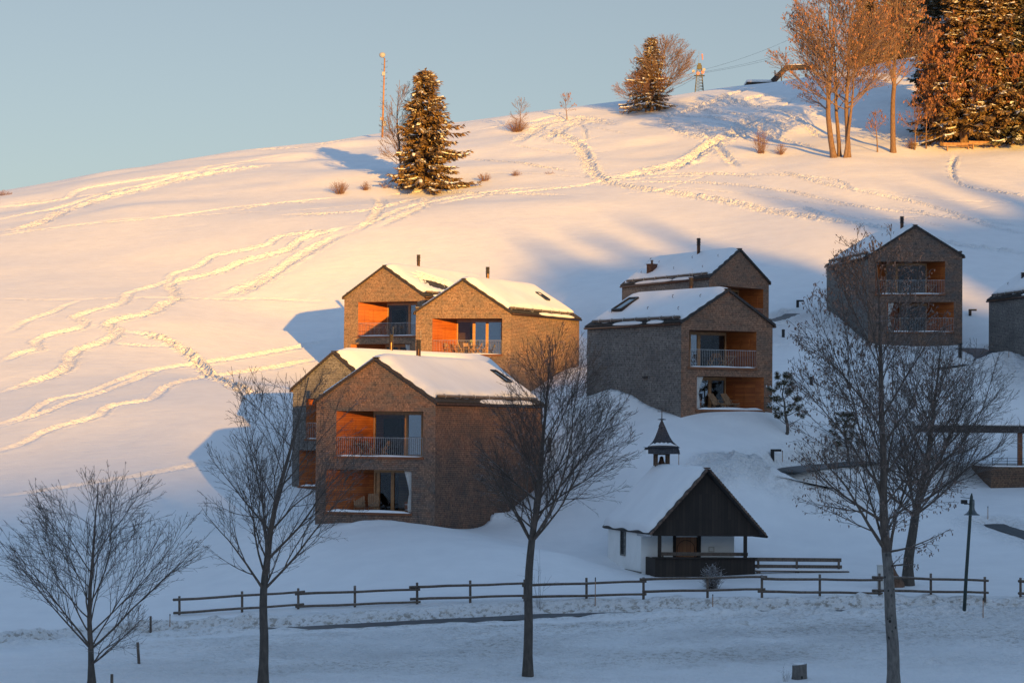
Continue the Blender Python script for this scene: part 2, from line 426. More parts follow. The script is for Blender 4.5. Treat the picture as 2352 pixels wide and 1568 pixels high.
def smoothpoly(pts, step):
    pts = [np.array(p[:2], float) for p in pts]
    P = [pts[0]] + pts + [pts[-1]]; out = []
    for a, b, c, d in zip(P, P[1:], P[2:], P[3:]):
        n = max(2, int(np.linalg.norm(c - b) / step))
        for k in range(n):
            t = k / n
            out.append(.5 * ((2 * b) + (-a + c) * t + (2 * a - 5 * b + 4 * c - d) * t * t + (-a + 3 * b - 3 * c + d) * t ** 3))
    out.append(pts[-1]); return np.array(out)
def dist_line(L, R):
    """nearest distance, side and arclength from grid points to polyline; only inside reach R"""
    m = (GX > L[:, 0].min() - R) & (GX < L[:, 0].max() + R) & (GY > L[:, 1].min() - R) & (GY < L[:, 1].max() + R)
    idx = np.nonzero(m); X = GX[idx]; Y = GY[idx]
    best = np.full(len(X), 1e9); sd = np.zeros(len(X)); al = np.zeros(len(X)); s = 0
    for a, b in zip(L[:-1], L[1:]):
        d = b - a; l = np.hypot(*d)
        if l < 1e-6: continue
        near = np.nonzero((np.abs(X - a[0]) < R + l) & (np.abs(Y - a[1]) < R + l))[0]
        if len(near):
            qx = X[near] - a[0]; qy = Y[near] - a[1]
            t = np.clip((qx * d[0] + qy * d[1]) / l / l, 0, 1)
            ex = qx - t * d[0]; ey = qy - t * d[1]; dd = np.hypot(ex, ey)
            u = dd < best[near]; q = near[u]
            best[q] = dd[u]; sd[q] = np.sign(d[0] * qy[u] - d[1] * qx[u]); al[q] = s + t[u] * l
        s += l
    k = best < R
    return (idx[0][k], idx[1][k]), best[k], sd[k], al[k]
CHURN = np.zeros_like(GZ); DIRT = np.zeros_like(GZ)

# ---------------------------------------------------------------- roads: a ribbon of asphalt in a ploughed trough
def road(name, pts, width, lift=0.0, berm=.35, bw=1.3, dirt=.6, name_kind='structure', rough=.5):
    L = smoothpoly(pts, 1.0)
    z = np.array([gz(p[0], p[1]) for p in L]); 
    for _ in range(8): z[1:-1] = (z[:-2] + z[1:-1] * 2 + z[2:]) / 4
    z = z + lift
    seg = np.r_[0, np.cumsum(np.hypot(*np.diff(L, axis=0).T))]
    R = width / 2 + bw * 2.2
    idx, d, sd, al = dist_line(L, R)
    zr = np.interp(al, seg, z)
    g = GZ[idx]; w = width / 2
    inside = np.clip((w + .35 - d) / .35, 0, 1)
    X = GX[idx]; Y = GY[idx]
    lump = fbm(X / .8, Y / .8, 3)
    if callable(berm): berm = berm(X)
    bm_ = berm * np.exp(-((d - w - bw * .75) / (bw * .55)) ** 2) * (1 + lump * .9)
    edge = np.clip((d - w) / bw, 0, 1); edge = edge * edge * (3 - 2 * edge)
    near = (zr - .10) * (1 - edge) + g * edge
    GZ[idx] = near + bm_ * (d > w)
    CHURN[idx] = np.maximum(CHURN[idx], rough * np.clip(1.3 - d / R, 0, 1) * (d > w))
    DIRT[idx] = np.maximum(DIRT[idx], dirt * np.exp(-((d - w - .3) / (.7)) ** 2))
    mb = MB(); n = len(L)
    vs = []
    for k in range(n):
        t = L[min(k + 1, n - 1)] - L[max(k - 1, 0)]; t = t / np.hypot(*t); nx, ny = -t[1], t[0]
        e = .10 * math.sin(k * 1.7) + .07 * math.sin(k * .61) - (.55 * min(1, max(0, (L[k][0] - 1.5) / 4)) if name == 'road' else 0)
        for q in (-1, -.5, 0, .5, 1):
            ww_ = (w + .25 + e) * q
            vs.append((L[k][0] + nx * ww_, L[k][1] + ny * ww_, z[k] + .02 * (1 - abs(q)) - .015))
    fs = [(5 * k + q, 5 * k + q + 1, 5 * k + q + 6, 5 * k + q + 5) for k in range(n - 1) for q in range(4)]
    mb.mesh(vs, fs)
    o = mb.build(name, M['asphalt'], smooth=True); tag(o, kind='structure'); return o
def gp(*pts): return [ground(*p) for p in pts]
mr = []
for px, py in [(-250, 1500), (0, 1482), (240, 1461), (480, 1446), (718, 1437), (950, 1424), (1174, 1412), (1320, 1406), (1700, 1401), (2352, 1402), (2700, 1402)]:
    p = ground(px, py - 1, 96, 125); mr.append((p.x, p.y))
road('road', mr, 2.1, lift=-.12, berm=(lambda X: .10 + .25 * np.clip((-9.5 - X) / 3, 0, 1) + .22 * np.clip((X - 2) / 5, 0, 1)), bw=1.1, dirt=.75, rough=.5)
road('path', gp((1990, 1062), (1900, 1070), (1830, 1077), (1782, 1086), (1810, 1100), (1860, 1113), (1915, 1126)), 2.5, lift=.02, berm=.02, bw=.8, dirt=.2)
road('path', gp((2150, 845), (2215, 835), (2270, 828), (2262, 808), (2225, 798)), 1.9, lift=-.05, berm=.06, bw=.9, dirt=.15)
road('path', gp((2282, 1202), (2315, 1212), (2395, 1238)), 1.2, lift=-.05, berm=.06, bw=1.0, dirt=.25)
road('path', gp((1765, 742), (1790, 732), (1822, 718)), 1.2, lift=-.08, berm=.25, bw=.7, dirt=.1)

# the ploughed bank in front of the road is rough and dirty
m_ = (GY > 88) & (GY < 112.6) & (GZ > -50) & (np.abs(GX) < 60)
q_ = np.clip((GX + 22) / 12, 0, 1)
CHURN[m_] = np.maximum(CHURN[m_], (.16 + .62 * q_ * np.clip((GY - 90) / 10, .12, 1) * np.clip(.8 + fbm(GX / 5, GY / 3, 3), .3, 1.3))[m_])
GZ[m_] += ((fbm(GX / 1.3, GY / 1.3, 3) * .12 + fbm(GX / .5 + 3, GY / .5, 2) * .13) * (.15 + q_) * np.clip((GY - 88) / 8, .3, 1))[m_]
DIRT[m_] = np.maximum(DIRT[m_], (.5 * q_ * np.clip((GY - 92) / 9, 0, 1) * np.clip(.5 + fbm(GX / 6, GY / 4, 3) * 1.2, 0, 1))[m_])
m_ = (GY > 113) & (GY < 118) & (np.abs(GX) < 60)
GZ[m_] += ((fbm(GX / .7, GY / .5, 3) * .14) * np.clip((GY - 113) / 1.5, 0, 1) * np.clip((118 - GY) / 2.5, 0, 1))[m_]
DIRT[m_] = np.maximum(DIRT[m_], (.5 * np.clip((115.5 - GY) / 3, 0, 1))[m_])
CHURN[m_] = np.maximum(CHURN[m_], .38)

# ---------------------------------------------------------------- ski runs and footpaths pressed into the snow
Z = lambda *a: [(.4944 * x, 373.2 + .4944 * y) for x, y in a]      # read from an enlargement of the left slope
TR = [
 (Z((0, 800), (70, 775), (120, 740), (250, 695), (310, 662), (400, 640)), .45, .12, .5),
 (Z((0, 935), (100, 885), (185, 868), (165, 838), (230, 802), (380, 768), (393, 738), (350, 722), (420, 695), (570, 655), (600, 610), (700, 580), (790, 552), (808, 520), (930, 482), (985, 438), (1100, 415), (1260, 380), (1310, 345), (1626, 312)), .5, .15, .6),
 (Z((0, 1075), (150, 1020), (250, 990), (320, 950), (345, 885), (480, 835), (550, 792), (510, 748), (700, 700), (760, 662), (822, 630), (795, 565), (900, 537), (1050, 500), (1130, 462), (1350, 405), (1400, 362), (1626, 300)), .6, .18, .8),
 (Z((-60, 634), (400, 637), (1000, 637), (1250, 635), (1560, 650)), .22, .09, .25),
 (Z((1000, 637), (1100, 600), (1250, 530), (1400, 432), (1500, 380), (1626, 318)), .8, .16, .8),
 (Z((1060, 640), (1200, 575), (1330, 480), (1450, 415)), .4, .10, .6),
 (Z((-60, 1232), (120, 1178), (240, 1105), (420, 1065), (560, 1010), (700, 965), (900, 940), (1200, 895), (1450, 845), (1590, 820)), .42, .16, .4),
 (Z((-60, 1245), (200, 1168), (330, 1112), (560, 1036), (750, 962)), .4, .13, .5),
 (Z((-60, 1358), (100, 1310), (190, 1260), (300, 1220), (460, 1180), (520, 1130), (700, 1100), (780, 1040), (1000, 995), (1250, 955), (1500, 905)), .45, .15, .5),
 (Z((-60, 1562), (400, 1500), (700, 1450), (1000, 1390), (1300, 1350)), .35, .13, .35),
 (Z((560, 795), (680, 800), (820, 852), (930, 942), (1100, 1045), (1260, 1098)), .5, .26, 1.0),
 (Z((480, 835), (620, 850), (820, 862)), .4, .12, .8),
 (Z((-60, 215), (300, 172), (400, 122), (860, 52), (960, 20)), .6, .16, .4),
 (Z((-60, 282), (300, 205), (560, 127), (700, 100), (1150, 5)), .6, .16, .4),
 (Z((-60, 320), (150, 296), (350, 212), (600, 140), (900, 70), (1300, 5)), 1.0, .22, .8),
 (Z((-60, 350), (300, 300), (700, 262), (1100, 210), (1626, 160)), .35, .12, .3),
 ([(804, 525), (870, 505), (960, 470), (1090, 447), (1250, 430)], .5, .13, .8), ([(625, 497), (760, 490), (870, 480), (980, 452)], .6, .12, .9),
 ([(800, 540), (855, 505), (878, 468), (868, 450)], .6, .15, .9), ([(870, 525), (965, 478), (990, 450)], .6, .14, .9),
 ([(530, 490), (640, 468), (760, 466)], .3, .10, .6), ([(1000, 470), (1100, 452), (1300, 432), (1370, 420), (1530, 408), (1640, 402)], .4, .13, .6),
 ([(870, 452), (1000, 440), (1100, 445), (1310, 449)], .5, .10, .9), ([(1060, 452), (1200, 442), (1380, 424)], .4, .10, .7),
 ([(1240, 300), (1330, 335), (1368, 402), (1450, 430), (1600, 452), (1700, 470), (1850, 498), (2000, 520), (2150, 553), (2400, 592)], .75, .24, 1.0),
 ([(1380, 415), (1500, 390), (1580, 370), (1640, 330), (1700, 300), (1750, 262)], 1.2, .22, .9), ([(1450, 405), (1560, 382), (1620, 345), (1660, 318)], .7, .2, .9),
 ([(1640, 330), (1560, 300), (1530, 268), (1650, 230), (1740, 200)], .7, .22, .9), ([(1700, 390), (1660, 350), (1640, 325), (1600, 290), (1560, 275)], .6, .2, .8),
 ([(1420, 290), (1340, 272), (1250, 285), (1200, 318), (1180, 330)], 1.1, .2, .9), ([(1340, 272), (1290, 300), (1250, 325)], .9, .18, .9),
 ([(1770, 390), (1900, 425), (2050, 455), (2150, 478), (2300, 528), (2400, 545)], .4, .15, .8), ([(1780, 488), (1840, 478), (1900, 505)], .5, .14, .9),
 ([(2195, 355), (2188, 400), (2225, 430), (2400, 458)], .35, .18, 1.0), ([(1060, 360), (1200, 375), (1330, 398)], .35, .12, .7),
 ([(1430, 402), (1640, 400), (1900, 412), (1960, 445)], .35, .12, .7), ([(1420, 425), (1600, 420), (1800, 438), (2000, 478), (2400, 528)], .4, .13, .7),
 ([(1530, 262), (1640, 272), (1760, 300), (1880, 345)], .5, .18, .8), ([(1580, 240), (1700, 262), (1830, 310)], .5, .18, .8), ([(1640, 222), (1760, 248), (1900, 320)], .4, .16, .8),
 ([(1560, 300), (1660, 300), (1740, 330)], .5, .18, .9), ([(1620, 250), (1700, 232), (1790, 215)], .6, .18, .8), ([(1700, 245), (1780, 235), (1860, 230)], .5, .16, .8),
 ([(1880, 470), (1960, 500), (2100, 505), (2200, 530)], .3, .1, .6), ([(2040, 470), (2180, 500), (2352, 505)], .3, .12, .7),
 ([(1080, 395), (1300, 405), (1500, 418), (1700, 428), (1880, 448)], .18, .08, .3), ([(1400, 448), (1520, 432), (1640, 398), (1700, 405), (1760, 420)], .2, .09, .4), ([(1500, 428), (1700, 445), (1900, 470), (2040, 478)], .18, .08, .3),
 ([(620, 490), (760, 478), (960, 462), (1150, 452)], .18, .08, .4), ([(1150, 330), (1250, 345), (1330, 352), (1420, 345)], .2, .09, .4), ([(1200, 300), (1300, 290), (1400, 300), (1460, 312)], .25, .1, .6), ([(1220, 312), (1290, 330), (1390, 312)], .3, .11, .7), ([(1260, 262), (1330, 285), (1350, 330)], .3, .12, .8),
 ([(1560, 230), (1640, 250), (1720, 285), (1800, 330)], .25, .12, .5), ([(1600, 222), (1690, 238), (1790, 268), (1870, 300)], .25, .12, .5), ([(1540, 285), (1620, 282), (1700, 300)], .25, .12, .5), ([(1600, 310), (1680, 290), (1780, 250), (1850, 215)], .25, .12, .5), ([(1620, 330), (1700, 310), (1800, 275), (1880, 250)], .25, .12, .5), ([(1570, 250), (1640, 262), (1700, 260), (1760, 275)], .3, .13, .6),
 ([(1650, 345), (1680, 372), (1700, 385)], .3, .13, .8), ([(1960, 430), (2080, 448), (2200, 462), (2400, 470)], .18, .08, .3), ([(2000, 505), (2150, 495), (2300, 470)], .18, .08, .3), ([(0, 470), (150, 455), (320, 430), (470, 400)], .3, .1, .3), ([(430, 392), (560, 372), (700, 350)], .3, .1, .3), ([(-20, 540), (200, 515), (500, 492), (640, 486)], .2, .08, .3),
 ([(1090, 300), (1180, 285), (1300, 262)], .5, .14, .4), ([(560, 345), (720, 335), (860, 318)], .5, .14, .4)]
for pts, w, dep, ch in TR:
    dep *= 1.05 if w < .65 else .8
    wp = [ground(x, y) for x, y in pts]
    L = smoothpoly(wp, 1.0)
    R = w * 2.6
    idx, d, sd, al = dist_line(L, R)
    if len(d) == 0: continue
    X = GX[idx]; Y = GY[idx]
    seg_end = al.max(); fade = np.clip(al / 4, 0, 1) * np.clip((seg_end - al) / 4 + .05, 0, 1)
    n1 = fbm(X / .42, Y / .42, 2); n2 = vnoise(al * .9, al * 0 + w * 10)
    trench = -dep * np.exp(-(d / (w * .68)) ** 4) * (1 + n2 * .8)
    ber = dep * .7 * np.exp(-((d - w * 1.05) / (w * .30)) ** 2) * np.clip(.45 + .5 * (sd > 0) + vnoise(al * .3, w * 33 + al * 0) * 1.3 + n1 * 1.3 * ch, 0, 2)
    GZ[idx] += (trench + ber + n1 * dep * (1.5 if w >= .7 or ch >= 1 else .7) * ch * np.exp(-(d / (w * 1.5)) ** 2)) * fade
    CHURN[idx] = np.maximum(CHURN[idx], ch * .55 * np.exp(-(d / (w * 1.5)) ** 2) * fade)

# mounds of shovelled snow: pixel, distance spread, radii, height
def mound(px, py, rx, ry, h, lump=.35, churn=.45, dirt=0):
    p = ground(px, py)
    d2 = ((GX - p.x) / rx) ** 2 + ((GY - p.y) / ry) ** 2
    k = d2 < 6; g = np.exp(-d2[k])
    GZ[k] += h * g * (1 + lump * fbm(GX[k] / 1.1, GY[k] / 1.1, 4) * 1.6)
    CHURN[k] = np.maximum(CHURN[k], churn * np.clip(g * 1.6, 0, 1)); DIRT[k] = np.maximum(DIRT[k], dirt * g)
for a in [(1690, 1082, 2.3, 1.3, .8, .7, .8, .12), (1655, 1092, 1.2, .9, .6, .5, .6, .1), (1745, 1070, 1.0, .9, .35, .7, .8, .15), (1310, 870, 1.8, 2.2, .7, .25, .35), (1275, 905, 1.5, 1.6, .6, .6, .5),
          (1380, 935, 2.2, 1.4, .5, .15, .2), (1240, 930, 1.5, 1.5, .6, .6, .5), (1440, 925, 1.5, 1.3, .35, .2, .1), (1890, 905, 3.5, 2.0, .8, .5, .5), (1960, 880, 3, 2, .6, .6, .5), (1840, 800, 3.5, 1.4, .5, .4, .3), (2310, 830, 2.2, 1.6, .5, .6, .6),
          (2330, 860, 2.5, 2, .4, .6, .7), (1060, 1203, 2.2, .8, .35, .4, .15), (1140, 1190, 1.5, .7, .3, .4, .15), (860, 1205, 2.0, .8, .3, .3, .1), (2060, 790, 3.0, 1.0, .5, .2, .1), (1660, 962, 2.0, .8, .10, .3, .1)]:
    mound(*a)
# ---------------------------------------------------------------- shingled houses
def house(spec):
    rng = random.Random(spec['seed'])
    FL = at(spec['fl'][0], 900, spec['fl'][1]); FR = at(spec['fr'][0], 900, spec['fr'][1])
    # x of the pixel columns at those distances, at eave height
    def colx(px, d, z):
        lo = at(px, 900, d)
        for _ in range(3):
            pp = proj((lo.x, d, z)); lo.x += (px - pp[0]) * d / FPX
        return lo.x
    ze, zr = spec['ze'], spec['zr']; zb = ze - spec.get('h', 6.8)
    FL = Vector((colx(spec['fl'][0], spec['fl'][1], ze), spec['fl'][1], zb)); FR = Vector((colx(spec['fr'][0], spec['fr'][1], ze), spec['fr'][1], zb))
    ex = (FR - FL); Wd = ex.length; ang = math.atan2(ex.y, ex.x)
    root = empty('shingled_house', FL, ang, spec['label'], 'house', 'shingled gable houses on the slope')
    ca, sa = math.cos(ang), math.sin(ang)
    def loc(p): q = Vector(p) - FL; return Vector((q.x * ca + q.y * sa, -q.x * sa + q.y * ca, q.z))
    def wor(p): return FL + Vector((p[0] * ca - p[1] * sa, p[0] * sa + p[1] * ca, p[2]))
    sv = Vector((spec['side'][0], spec['side'][1], 0)); s = Vector((sv.x * ca + sv.y * sa, -sv.x * sa + sv.y * ca, 0))
    E_, R_ = ze - zb, zr - zb; B = -2.5
    # kept clear of snow inside
    poly = [wor((.0, .30, 0)), wor((Wd, .30, 0)), wor((Wd + s.x, s.y, 0)), wor((s.x, s.y, 0))]
    ins = np.ones_like(GX, dtype=bool)
    for a, b in zip(poly, poly[1:] + poly[:1]):
        ins &= ((b.x - a.x) * (GY - a.y) - (b.y - a.y) * (GX - a.x)) > .12 * math.hypot(b.x - a.x, b.y - a.y)
    GZ[ins] = np.minimum(GZ[ins], zb - 1.0)
    ori = _f * 0
    def pix(px, py):                       # pixel -> facade plane, local x and z
        v = _r * (px - CX) + _u * (CY - py) + _f * FPX
        n = Vector((-sa, ca, 0)); t = FL.dot(n) / v.dot(n); q = loc(v * t); return q.x, q.z
    ops = []
    for o in spec['open']:
        x0, z1 = pix(o['r'][0], o['r'][2]); x1, z0 = pix(o['r'][1], o['r'][3]); ops.append((x0, x1, z0, z1, o))
    # facade with holes
    import bmesh
    bm = bmesh.new(); edges = []
    def loop(pts):
        vs = [bm.verts.new((p[0], 0, p[1])) for p in pts]
        for a, b in zip(vs, vs[1:] + vs[:1]): edges.append(bm.edges.new((a, b)))
    loop([(0, B), (Wd, B), (Wd, E_), (Wd / 2, R_), (0, E_)])
    for x0, x1, z0, z1, o in ops: loop([(x0, z0), (x0, z1), (x1, z1), (x1, z0)])
    bmesh.ops.triangle_fill(bm, edges=edges, use_beauty=True, normal=(0, -1, 0))
    mb = MB(); bm.verts.ensure_lookup_table()
    for v in bm.verts: v.index = v.index
    bm.verts.index_update()
    fs = []
    for f in bm.faces:
        f.normal_update(); ids = [v.index for v in f.verts]
        if f.normal.y > 0: ids = ids[::-1]
        fs.append(ids)
    mb.mesh([v.co for v in bm.verts], fs, 0); bm.free()
    b0 = Vector((0, 0, 0)); b1 = Vector((Wd, 0, 0)); b2 = b1 + s; b3 = b0 + s
    def up(p, z): return (p.x, p.y, z)
    mb.face([up(b1, B), up(b2, B), up(b2, E_), up(b1, E_)], 1)
    mb.face([up(b3, B), up(b0, B), up(b0, E_), up(b3, E_)], 2)
    mid = (b2 + b3) / 2
    mb.face([up(b2, B), up(b3, B), up(b3, E_), up(mid, R_), up(b2, E_)], 0)
    wl = mb.build('wall', [M[spec['mat'][0]], M[spec['mat'][1]], M[spec['mat'][2]]], root)
    # roof slabs
    rf = MB(); oh = .10; th = .10
    dirv = s.normalized()
    r0 = Vector((Wd / 2, 0, R_)) - dirv * oh; r1 = Vector((Wd / 2, 0, R_)) + s + dirv * oh
    def slope(side):
        e0 = Vector((0 if side < 0 else Wd, 0, E_)) - dirv * oh; e1 = e0 + s + dirv * 2 * oh
        out = (e0 - r0).normalized() * .11
        e0 += out; e1 += out
        n = (e0 - r0).cross(r1 - r0).normalized()
        if n.z < 0: n = -n
        return e0, e1, n
    for side in (-1, 1):
        e0, e1, n = slope(side)
        lo = [r0 + n * .02, r1 + n * .02, e1 + n * .02, e0 + n * .02]; hi = [p + n * th for p in lo]
        rf.mesh(lo + hi, [(0, 1, 2, 3), (7, 6, 5, 4), (0, 3, 7, 4), (1, 5, 6, 2), (3, 2, 6, 7), (0, 4, 5, 1)], 0)
    roof = rf.build('roof', M['roof'], root)
    # verge shingles stepping down both front slopes
    vg = MB()
    for side in (-1, 1):
        e0, e1, n = slope(side); L = (e0 - r0).length; k = int(L / .2)
        for i in range(k):
            a = r0 + (e0 - r0) * (i / k); b = r0 + (e0 - r0) * ((i + 1.06) / k)
            vg.bar(a - dirv * .02 + n * (.05 + .012), b - dirv * .02 + n * (.05 - .012), .06, .145, 0, up=n)
    vg.bar(r0 + Vector((0, 0, th + .03)) - dirv * .05, r1 + Vector((0, 0, th + .03)), .30, .05)
    vg.build('verge_board', M['verge'], roof)
    # snow on the slopes
    for side in (-1, 1):
        e0, e1, n = slope(side); na, nb = 60, 26
        vs = []; T = spec.get('snow', .30); bmax = .90
        seed = spec['seed'] * 3.7 + side * 11
        for i in range(na + 1):
            for j in range(nb + 1):
                a = i / na; b = j / nb
                wob = .018 * math.sin(a * 23 + seed) + .012 * math.sin(a * 61 + seed)
                bb = .0 + (bmax + wob) * b
                aa = .012 + a * .976 + (.006 * math.sin(b * 31 + seed) if i in (0, na) else 0)
                p = (r0 * (1 - aa) + r1 * aa) * (1 - bb) + (e0 * (1 - aa) + e1 * aa) * bb
                ed = min(1, a * 14, (1 - a) * 14, (1 - b) * 7)
                h = T * math.sqrt(max(0, 1 - (1 - ed) ** 2)) + (.05 * math.sin(a * 9 + seed) * math.sin(b * 5 + seed) + .03 * math.sin(a * 21 + b * 9)) * ed
                if j == 0: h = T * .95 * min(1, a * 14, (1 - a) * 14) if side == 1 else T * .95 * min(1, a * 14, (1 - a) * 14)
                if spec.get('bare') and side == spec['vis']:
                    A0, A1, B0, B1 = spec['bare']; rr_ = math.hypot((a - (A0 + A1) / 2) / ((A1 - A0) / 2), (bb - (B0 + B1) / 2 - (a - (A0 + A1) / 2) * .5) / ((B1 - B0) / 2)) + .5 * math.sin(a * 83) * math.sin(b * 37 + a * 50)
                    if rr_ < 1: h = -.12
                    elif rr_ < 1.5: h *= (rr_ - 1) * 2
                nn = n if j > 0 else Vector((0, 0, 1))
                vs.append(p + nn * (th + .02 + max(h, -.12)))
        fs = []
        for i in range(na):
            for j in range(nb):
                q = i * (nb + 1) + j
                f = (q, q + 1, q + nb + 2, q + nb + 1); fs.append(f if side > 0 else f[::-1])
        sm = MB(); sm.mesh(vs, fs)
        # strip left lying below the guard log, broken into patches
        for _ in range(3):
            a0 = rng.uniform(.03, .7); a1 = a0 + rng.uniform(.12, .3)
            pv = []; kk = 14
            for i in range(kk + 1):
                a = min(.985, a0 + (a1 - a0) * i / kk); wv = math.sin(math.pi * i / kk) ** .5
                for b, h in ((.985 - .055 * wv - .01 * rng.random(), .0), (.985 - .03 * wv, .10 * wv), (.995 + .008 * wv, .07 * wv), (1.0 + .008 * wv, -.05 * wv)):
                    p = (r0 * (1 - a) + r1 * a) * (1 - b) + (e0 * (1 - a) + e1 * a) * b
                    pv.append(p + n * (th + .02 + h))
            pf = [((4 * i + j), (4 * i + j + 1), (4 * i + j + 5), (4 * i + j + 4)) for i in range(kk) for j in range(3)]
            if side < 0: pf = [f[::-1] for f in pf]
            sm.mesh(pv, pf)
        so = sm.build('roof_snow', M['snow'], roof, smooth=True)
        # guard log with brackets, and gutter
        lg = MB(); b = .93; pts = []; g0, g1 = spec.get('log', (.03, .93))
        for i in range(9):
            a = g0 + (g1 - g0) * i / 8
            pts.append((r0 * (1 - a) + r1 * a) * (1 - b) + (e0 * (1 - a) + e1 * a) * b + n * (th + .19))
        lg.path(pts, [.095] * 9, 8, 0)
        g = lg.build('snow_guard', M['log'], root, smooth=True)
        kk = 7 if side == spec['vis'] else 0
        for i in range(kk):
            a = g0 + (g1 - g0) * (i + .4) / kk
            c = (r0 * (1 - a) + r1 * a) * (1 - b) + (e0 * (1 - a) + e1 * a) * b + n * (th + .19)
            sd = (e0 - r0).normalized()
            ring = [c + (n * math.cos(t) + sd * math.sin(t)) * .118 for t in np.linspace(-2.2, 2.2, 9)]
            bk = MB(); bk.path(ring, [.018] * 9, 5); bk.build('bracket', M['steel'], g, uv=False)
        gt = MB(); gt.path([e0 + n * .0 + Vector((0, 0, -.02)) + (e0 - r0).normalized() * .05, e1 + Vector((0, 0, -.02)) + (e0 - r0).normalized() * .05], [.075, .075], 8)
        gt.build('gutter', M['copper'], roof, smooth=True)
        if side < 0: slL = (e0, e1, n)
        else: slR = (e0, e1, n)
    if spec['vis'] < 0:                       # small snow hooks standing out of the thin cover
        e0, e1, n = slL
        for i, (a, b) in enumerate(((.12, .30), (.16, .68), (.42, .25), (.50, .62), (.78, .30), (.86, .66))):
            p = (r0 * (1 - a) + r1 * a) * (1 - b) + (e0 * (1 - a) + e1 * a) * b + n * (th + spec.get('snow', .30))
            hk = MB(); sd = (e0 - r0).normalized(); hk.path([p - n * .25, p + n * .06, p + n * .13 - sd * .05, p + n * .12 - sd * .14], [.02] * 4, 4); hk.build('snow_hook', M['copper'], root, uv=False)
    # chimneys
    def onroof(side, a, b):
        e0, e1, n = slL if side < 0 else slR
        return (r0 * (1 - a) + r1 * a) * (1 - b) + (e0 * (1 - a) + e1 * a) * b
    for px, ytop, side, b, kind in spec.get('chim', []):
        best = min((abs(proj(wor(onroof(side, a / 100, b)))[0] - px), a / 100) for a in range(2, 99))
        c = onroof(side, best[1], b)
        wd = wor(c).y
        pr = proj(wor(c)); H = (pr[1] - ytop) * wd / FPX
        ch = MB()
        if kind == 'pipe':
            H = min(max(H, .9), 2.6)
            ch.path([c + Vector((0, 0, -.2)), c + Vector((0, 0, H - .55))], [.135, .135], 14)
            ch.path([c + Vector((0, 0, .05)), c + Vector((0, 0, .16))], [.22, .15], 14)
            co = ch.build('chimney', M['copper'], root, smooth=False)
            cp = MB()
            for k in range(4):
                z = H - .55 + k * .125
                cp.path([c + Vector((0, 0, z)), c + Vector((0, 0, z + .05)), c + Vector((0, 0, z + .06)), c + Vector((0, 0, z + .12))], [.15, .185, .13, .13], 14)
            cp.path([c + Vector((0, 0, H - .05)), c + Vector((0, 0, H))], [.18, .15], 14)
            cp.build('cowl', M['verge'], co)
            ld = MB(); ld.path([c + Vector((.12, .05, 0)), c + Vector((.12, .05, H + .55))], [.008, .006], 4); ld.build('lightning_rod', M['steel'], co)
        else:
            H = 1.0
            ch.box(c.x - .3, c.x + .3, c.y - .3, c.y + .3, c.z - .6, c.z + H - .2)
            ch.box(c.x - .34, c.x + .34, c.y - .34, c.y + .34, c.z + H - .24, c.z + H - .16)
            co = ch.build('chimney', M['copper'], root)
            cp = MB(); cp.path([c + Vector((0, 0, H - .2)), c + Vector((0, 0, H + .15))], [.1, .08], 10); cp.path([c + Vector((0, 0, H + .1)), c + Vector((0, 0, H + .14))], [.14, .14], 10); cp.build('cowl', M['verge'], co)
    # skylight
    for px, py, side, b, w, l in spec.get('sky', []):
        best = min((abs(proj(wor(onroof(side, a / 100, b)))[0] - px), a / 100) for a in range(2, 99))
        e0, e1, n = slL if side < 0 else slR
        a = best[1]; c = onroof(side, a, b); sd = (e0 - r0).normalized(); al = dirv
        def q(u, v, h): return c + al * (u * w / 2) + sd * (v * l / 2) + n * (th + h)
        top = spec.get('snow', .26) + .10
        f = MB(); g = MB()
        for (ua, va, ub, vb) in ((-1, -1, 1, -1), (1, -1, 1, 1), (1, 1, -1, 1), (-1, 1, -1, -1)):
            f.bar(q(ua, va, top - .05), q(ub, vb, top - .05), .10, .22, 0, up=n)
        fo = f.build('skylight', M['black'], root)
        gg = [q(-1, -1, top + .0), q(1, -1, top + .0), q(1, 1, top + .0), q(-1, 1, top + .0)]
        g.mesh(gg + [p - n * .03 for p in gg], [(0, 1, 2, 3), (7, 6, 5, 4), (0, 4, 5, 1), (1, 5, 6, 2), (2, 6, 7, 3), (3, 7, 4, 0)])
        g.build('pane', M['skyglass'], fo)
    # loggias
    for x0, x1, z0, z1, o in ops:
        dep = o.get('dep', 2.2); lw = MB()
        h = z1 - z0; w = x1 - x0
        fl = z0 + .02
        # lining: side walls, ceiling, floor
        e = .003
        # the loggia walls splay inwards: seen from the meadow each span of the back wall sits behind its share of the opening
        c_ = wor(((x0 + x1) / 2, 0, 0)); kx_ = (c_.x * ca + c_.y * sa) / (-c_.x * sa + c_.y * ca) * dep
        spans = [tuple(q) for q in o['spans']]
        fr_ = [0] + [q[0] for q in spans]
        X = [x0 + w * q + kx_ for q in fr_]
        if spans[0][1] == 'wood': xl = X[1]
        else: xl = X[0] - .05
        if spans[-1][1] == 'wood': xr = X[-2]
        else: xr = X[-1] + .05
        lw.face([(x0, 0, z0), (x0, 0, z1), (xl, dep, z1), (xl, dep, z0)][::-1], 0)
        lw.face([(x1, 0, z0), (xr, dep, z0), (xr, dep, z1), (x1, 0, z1)][::-1], 0)
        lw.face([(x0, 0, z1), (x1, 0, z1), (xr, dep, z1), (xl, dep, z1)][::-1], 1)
        lw.face([(x0, 0, z0), (xl, dep, z0), (xr, dep, z0), (x1, 0, z0)][::-1], 1)
